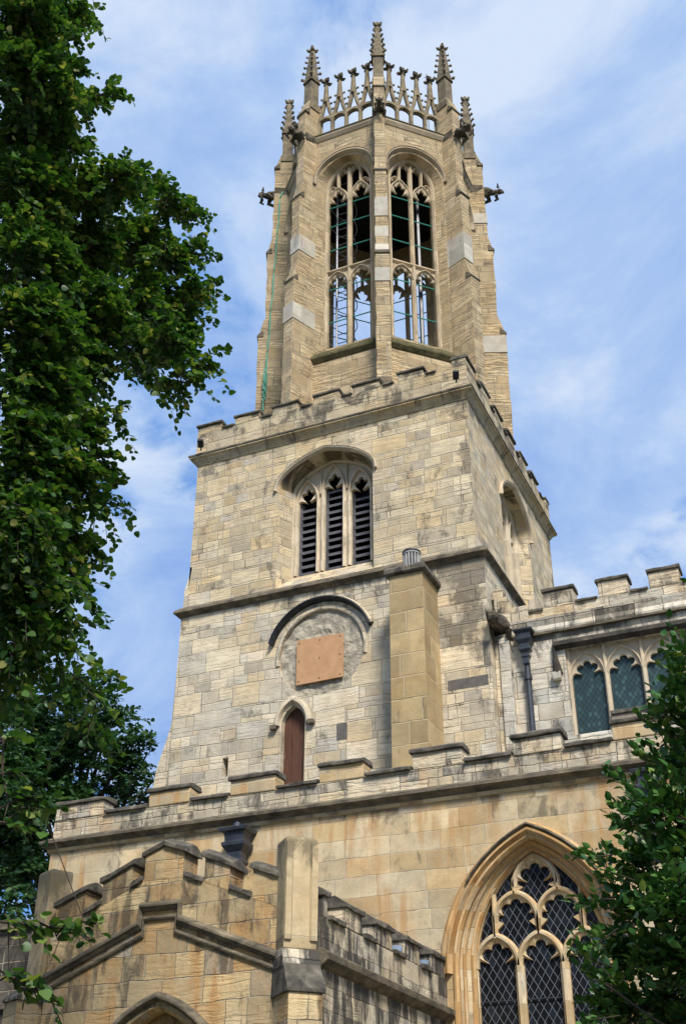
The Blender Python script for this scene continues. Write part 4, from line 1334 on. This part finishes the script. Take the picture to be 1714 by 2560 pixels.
def leaves_mesh(name, base, dirs, norms, sizes, shape, mat, parent):
    """thousands of small leaves: a folded blade along 'dirs' facing 'norms'"""
    n = len(base)
    d = dirs / np.linalg.norm(dirs, axis=1)[:, None]
    nn_ = norms - (norms * d).sum(1)[:, None] * d
    nn_ /= np.linalg.norm(nn_, axis=1)[:, None] + 1e-9
    s_ = np.cross(d, nn_)
    k = len(shape)
    V = (base[:, None, :] + sizes[:, None, None] * (s_[:, None, :] * shape[None, :, 0, None] + d[:, None, :] * shape[None, :, 1, None] + nn_[:, None, :] * shape[None, :, 2, None]))
    if k == 8:
        quads = [(0, 1, 2, 3), (0, 3, 4, 5), (0, 5, 6, 7)]
    else:
        quads = [(0, 1, 2, 3), (0, 3, 4, 5)]
    Q = np.array(quads)
    idx = (np.arange(n)[:, None, None] * k + Q[None]).reshape(-1, 4)
    me = bpy.data.meshes.new(name)
    me.vertices.add(n * k)
    me.vertices.foreach_set('co', V.reshape(-1).astype(np.float32))
    me.loops.add(idx.size)
    me.loops.foreach_set('vertex_index', idx.reshape(-1).astype(np.int32))
    me.polygons.add(len(idx))
    me.polygons.foreach_set('loop_start', (np.arange(len(idx)) * 4).astype(np.int32))
    me.polygons.foreach_set('loop_total', np.full(len(idx), 4, np.int32))
    me.update(calc_edges=True)
    me.validate()
    me.materials.append(mat)
    o = bpy.data.objects.new(name, me)
    COL.objects.link(o)
    o.parent = parent
    return o
def unit(n):
    v = rng.normal(size=(n, 3))
    return v / np.linalg.norm(v, axis=1)[:, None]
def spray_crown(clumps, heart, leaf, per, spray_len, droop, upness, dens, tw):
    """clumps: (centre, radius). Each is filled with leafy twigs that grow outwards from 'heart' and droop."""
    B, D, Nn, S = [], [], [], []
    for c, r_ in clumps:
        c = np.array(c)
        out = c - heart
        out /= np.linalg.norm(out) + 1e-6
        ns = max(3, int(dens * r_ * r_ * 4))
        q = unit(ns) * (rng.random((ns, 1)) ** .45) * r_
        q[:, 2] *= .8
        for p in q:
            d0 = out * .8 + p / (r_ + 1e-6) * .9 + rng.normal(size=3) * .45
            d0 /= np.linalg.norm(d0)
            L = spray_len * rng.uniform(.6, 1.25)
            start = c + p * .68
            m_ = rng.integers(int(per * .6), int(per * 1.3) + 1)
            t = (np.arange(m_) + rng.random(m_) * .6) / m_
            pos = start + d0 * (t * L)[:, None] + np.array([0, 0, -1]) * (droop * t ** 2 * L)[:, None]
            side = np.cross(d0, [0, 0, 1.])
            side /= np.linalg.norm(side) + 1e-6
            sg = np.where(np.arange(m_) % 2, 1., -1.)[:, None]
            ld_ = d0 * .6 + side * sg * .8 + rng.normal(size=(m_, 3)) * .35 + np.array([0, 0, -.35 * droop - .1])
            nm = np.array([0, 0, upness]) + rng.normal(size=(m_, 3)) * .5 + d0 * .25
            B.append(pos + side * sg * .01)
            D.append(ld_)
            Nn.append(nm)
            S.append(leaf * rng.uniform(.6, 1.2, m_))
            tw.append((start - d0 * .1, start + d0 * L * .55 + np.array([0, 0, -droop * .2 * L]), start + d0 * L + np.array([0, 0, -droop * L])))
    return np.concatenate(B), np.concatenate(D), np.concatenate(Nn), np.concatenate(S)
def twig_mesh(tw, name, r_, mat, parent, step=1):
    mb = MB()
    for a, b, c in tw[::step]:
        mb.tube([a, b, c], [r_, r_ * .7, r_ * .35], 4)
    return mb.build(name, mat, parent)
def limb(mb, a, b, r0_, r1_, sag=.06, n=7):
    a, b = Vector(a), Vector(b)
    L = (b - a).length
    pts = []
    ph = random.uniform(0, 6)
    for i in range(n + 1):
        t = i / n
        p = a.lerp(b, t) + Vector((math.sin(ph + 4 * t), math.cos(ph * 1.3 + 3.4 * t), 0)) * (.03 * L * math.sin(PI * t)) + Vector((0, 0, sag * L * math.sin(PI * t)))
        pts.append(p)
    mb.tube(pts, [r0_ + (r1_ - r0_) * i / n for i in range(n + 1)], 7, .06)

def outside_view(p, r_):
    """true when a clump of radius r_ at p lies fully beside the photograph's field of view"""
    d = Vector(p) - CAM
    z = d.dot(fw)
    if z < .5:
        return d.length > r_ + 3
    k = 2990 * r_ / z + 25
    px = 857 + 2990 * d.dot(cr) / z
    return (px < -k or px > 1714 + k) and d.length > r_ + 2.5
def fill_crown(n, c, rad, zr, r_):
    """the rest of a crown, beside the photograph's field of view"""
    out = []
    for _ in range(n * 12):
        a, q = random.uniform(0, 2 * PI), math.sqrt(random.random())
        t = random.random()
        h = math.sin(PI * min(1, .18 + .78 * t)) ** .6
        p = Vector((c[0] + rad * q * h * math.cos(a), c[1] + rad * q * h * math.sin(a), zr[0] + (zr[1] - zr[0]) * t))
        rr = r_ * random.uniform(.75, 1.2)
        if outside_view(p, rr):
            out.append((p, rr))
        if len(out) == n:
            break
    return out
# --- the lime at the left, near the camera
LIME = [(60, 60, 105), (150, 50, 55), (188, 35, 26), (60, 180, 115), (150, 170, 45), (235, 213, 30), (190, 238, 40), (120, 250, 60), (60, 320, 120), (150, 335, 50), (60, 450, 130), (190, 440, 70), (265, 415, 55), (325, 430, 48), (385, 470, 42), (435, 500, 32), (60, 600, 130), (180, 570, 100), (300, 560, 85), (395, 585, 60), (455, 550, 22), (60, 750, 130), (200, 710, 110), (330, 690, 90), (430, 690, 52), (472, 650, 22), (60, 880, 120), (180, 830, 90), (300, 790, 75), (395, 775, 60), (465, 830, 30), (430, 868, 34), (380, 880, 30), (330, 855, 26), (60, 1000, 110), (150, 960, 70), (225, 955, 28), (285, 945, 12), (60, 1120, 110), (150, 1080, 70), (230, 1055, 38), (252, 1135, 34), (60, 1240, 100), (145, 1230, 62), (205, 1235, 24), (50, 1350, 80), (135, 1335, 52), (195, 1320, 20), (40, 1440, 55), (105, 1430, 45), (172, 1420, 22), (135, 1490, 34), (30, 1515, 44), (175, 1555, 40), (110, 1545, 34), (225, 1600, 34), (190, 1640, 26), (55, 1575, 30), (15, 1600, 34), (60, 1060, 90), (30, 1180, 90), (110, 1180, 60), (30, 1300, 80), (100, 1285, 50), (40, 1395, 60), (20, 1490, 44), (180, 990, 40)]
LOW = [(8, 1690, 11), (6, 1765, 9), (20, 1835, 10), (60, 1845, 8), (98, 1852, 6), (8, 1880, 8), (20, 2110, 20), (65, 2112, 16), (110, 2118, 15), (150, 2120, 14), (192, 2105, 9), (20, 2228, 8), (55, 2245, 8), (88, 2262, 6)]
lime = tag(empty('lime_tree', (.6, -19.5, 0)), 'tall lime tree with broad rounded leaves filling the upper left of the view', 'tree')
cl_ = []
for x, y, r_ in LIME:
    hd = 11.5 + random.uniform(-1.1, 1.1) - (.9 if x < 100 else 0) - max(0, (y - 1000) / 1000) * 1.4
    p, L = spot(x - (9 if x > 350 else 22 if (x > 190 and 870 < y < 1420) else 0), y, hd)
    cl_.append((p, max(r_ * (.97 if y < 1530 else .7) - 6, 5) * 1.093 / 2990 * L))
for x, y, r_ in LOW:
    p, L = spot(x, y, 7.2)
    cl_.append((p, r_ * 1.093 / 2990 * L))
heart = np.array((1.0, -18.0, 9.0))
tw = []
fill = fill_crown(70, (.7, -18.9), 4.6, (4.5, 20.5), 1.15)
tw2 = []
B3 = spray_crown(fill, heart, .1, 16, .5, .45, 1., 17, tw2)
nlow = len(LOW)
B1 = spray_crown(cl_[:-nlow], heart, .076, 17, .4, .45, 1.0, 140, tw)
inv = np.array(lime.location)
B2 = spray_crown(cl_[-nlow:], np.array((2.0, -20., 3.2)), .066, 7, .16, .5, .8, 170, tw)
Bb = [np.concatenate([a, b, c_]) for a, b, c_ in zip(B1, B2, B3)]
tw = tw + tw2[::3]
leaves_mesh('crown', Bb[0] - inv, Bb[1], Bb[2], Bb[3], HEART, M['lime'], lime)
tk = MB()
tpts = [Vector((.6, -19.5, 0)), Vector((.5, -19.4, 3)), Vector((.7, -19.0, 7)), Vector((.9, -18.6, 11)), Vector((1.1, -18.2, 16)), Vector((1.2, -18.1, 20))]
tk.tube([p - Vector(inv) for p in tpts], [.5, .42, .36, .3, .2, .1], 12, .05)
tk.build('trunk', M['bark'], lime)
bm_ = MB()
for i, (p, r_) in enumerate(cl_[:-nlow]):
    if i % 18 == 4:
        z = max(2.5, min(18, p.z - .45 * math.hypot(p.x - 1, p.y + 18.5)))
        a = Vector((.6 + z * .03, -19.5 + z * .075, z))
        limb(bm_, a - Vector(inv), p - Vector(inv), .03, .01, .13)
for p, r_ in fill[::2]:
    z = max(2.5, min(18, p.z - .45 * math.hypot(p.x - 1, p.y + 18.5)))
    limb(bm_, Vector((.6 + z * .03, -19.5 + z * .075, z)) - Vector(inv), p - Vector(inv), .06, .015, .04)
# two low boughs carry the sprigs that hang in front of the porch
low = sorted([p for p, r_ in cl_[-nlow:]], key=lambda p: p.z)
half = len(low) // 2
for grp, z in ((low[:half], 3.4), (low[half:], 5.2)):
    grp = sorted(grp, key=lambda p: (p - Vector((.7, -19.3, z))).length)
    path = [Vector((.7, -19.3, z)) - Vector(inv), grp[0].lerp(Vector((.7, -19.3, z)), .5) + Vector((0, 0, .25)) - Vector(inv)] + [q - Vector(inv) for q in grp]
    bm_.tube(path, [.035, .022] + [max(.003, .009 - .001 * k) for k in range(len(grp))], 6)
bm_.build('branch', M['bark'], lime)['kind'] = 'stuff'
twig_mesh([tuple(Vector(q) - Vector(inv) for q in t) for t in tw], 'twig', .007, M['bark'], lime, 2)['kind'] = 'stuff'

# --- darker tree beyond, left of the tower
CH = [(60, 1640, 80), (150, 1590, 60), (210, 1600, 50), (255, 1650, 46), (300, 1700, 34), (60, 1750, 90), (170, 1730, 90), (265, 1755, 60), (315, 1780, 34), (338, 1722, 12), (345, 1790, 14), (60, 1870, 90), (170, 1850, 85), (265, 1830, 50), (320, 1840, 26), (30, 1980, 90), (100, 1950, 60), (30, 2080, 50), (0, 1560, 60), (-60, 1700, 120), (-80, 1900, 130), (20, 1800, 90), (90, 1800, 80), (60, 2000, 80), (10, 1900, 80), (220, 1690, 60), (120, 1680, 70)]
cherry = tag(empty('cherry_tree', (-9.5, 1.0, 0)), 'dark green narrow-leaved tree growing behind the church, left of the tower', 'tree')
cc_ = []
for x, y, r_ in CH:
    p, L = spot(x, y, 29.5 + random.uniform(-1.6, 1.8))
    cc_.append((p, r_ * 1.093 / 2990 * L))
tw = []
hc = np.array((-9.3, .8, 8.0))
B = spray_crown(cc_, hc, .17, 16, .7, .4, .8, 36, tw)
inv = np.array(cherry.location)
leaves_mesh('crown', B[0] - inv, B[1], B[2], B[3], LANCE * np.array((1.25, 1, 1)), M['cherry'], cherry)
tk = MB().tube([Vector((0, 0, 0)), Vector((.1, 0, 4)), Vector((.2, -.1, 8)), Vector((.3, -.2, 12))], [.4, .3, .22, .1], 10, .05)
tk.build('trunk', M['bark'], cherry)
bm_ = MB()
for p, r_ in cc_:
    limb(bm_, (.1, 0, max(3, p.z - 2.5 - .3 * (p.x + 9))), p - Vector(inv), .09, .02, .05)
bm_.build('branch', M['bark'], cherry)['kind'] = 'stuff'
twig_mesh([tuple(Vector(q) - Vector(inv) for q in t) for t in tw], 'twig', .012, M['bark'], cherry, 3)['kind'] = 'stuff'

# --- glossy evergreen at the right, close to the camera
HO = [(1562, 1488, 26), (1590, 1500, 40), (1555, 1530, 34), (1560, 1590, 40), (1535, 1625, 36), (1565, 1680, 50), (1505, 1680, 30), (1560, 1760, 55), (1490, 1755, 38), (1425, 1800, 22), (1412, 1790, 14), (1550, 1860, 65), (1465, 1860, 50), (1430, 1905, 26), (1405, 1965, 20), (1550, 1960, 75), (1470, 1980, 60), (1405, 2010, 28), (1345, 1962, 13), (1372, 1985, 13), (1540, 2080, 85), (1440, 2080, 60), (1378, 2075, 26), (1352, 2060, 14), (1540, 2200, 95), (1435, 2190, 70), (1372, 2150, 26), (1350, 2200, 18), (1540, 2320, 95), (1430, 2310, 80), (1368, 2250, 24), (1362, 2330, 26), (1640, 1800, 110), (1660, 2000, 130), (1660, 2200, 130), (1620, 1620, 70)]
holly = tag(empty('evergreen_tree', (9.9, -17.35, 0)), 'glossy dark evergreen tree with small pointed leaves at the right edge', 'tree')
ch_ = []
for x, y, r_ in HO:
    p, L = spot(x + 14, y, 7.0 + random.uniform(-.45, .5) + (.4 if x > 1600 else 0))
    ch_.append((p, max(4, r_ - 9) * 1.093 / 2990 * L))
tw = []
B = spray_crown(ch_, np.array((10., -17.4, 2.6)), .068, 10, .16, -.25, .9, 480, tw)
B2 = spray_crown(fill_crown(45, (9.9, -17.35), 1.25, (.6, 5.3), .36), np.array((9.9, -17.35, 2.6)), .075, 10, .2, -.25, .9, 200, tw)
B = [np.concatenate([a, b]) for a, b in zip(B, B2)]
inv = np.array(holly.location)
leaves_mesh('crown', B[0] - inv, B[1] + np.array((0, 0, .35)), B[2], B[3], OVAL, M['holly'], holly)
MB().tube([Vector((0, 0, 0)), Vector((.05, 0, 2)), Vector((-.05, .05, 4)), Vector((0, 0, 6))], [.13, .11, .08, .03], 8, .05).build('trunk', M['bark'], holly)
bm_ = MB()
for p, r_ in ch_[::5]:
    limb(bm_, (0, 0, max(.8, min(4.5, p.z - 1.2))), p - Vector(inv), .014, .006, .0)
bm_.build('branch', M['bark'], holly)['kind'] = 'stuff'
twig_mesh([tuple(Vector(q) - Vector(inv) for q in t) for t in tw], 'twig', .004, M['bark'], holly, 2)['kind'] = 'stuff'
print('leaves', [len(o.data.polygons) for o in bpy.data.objects if o.name.startswith('crown')])
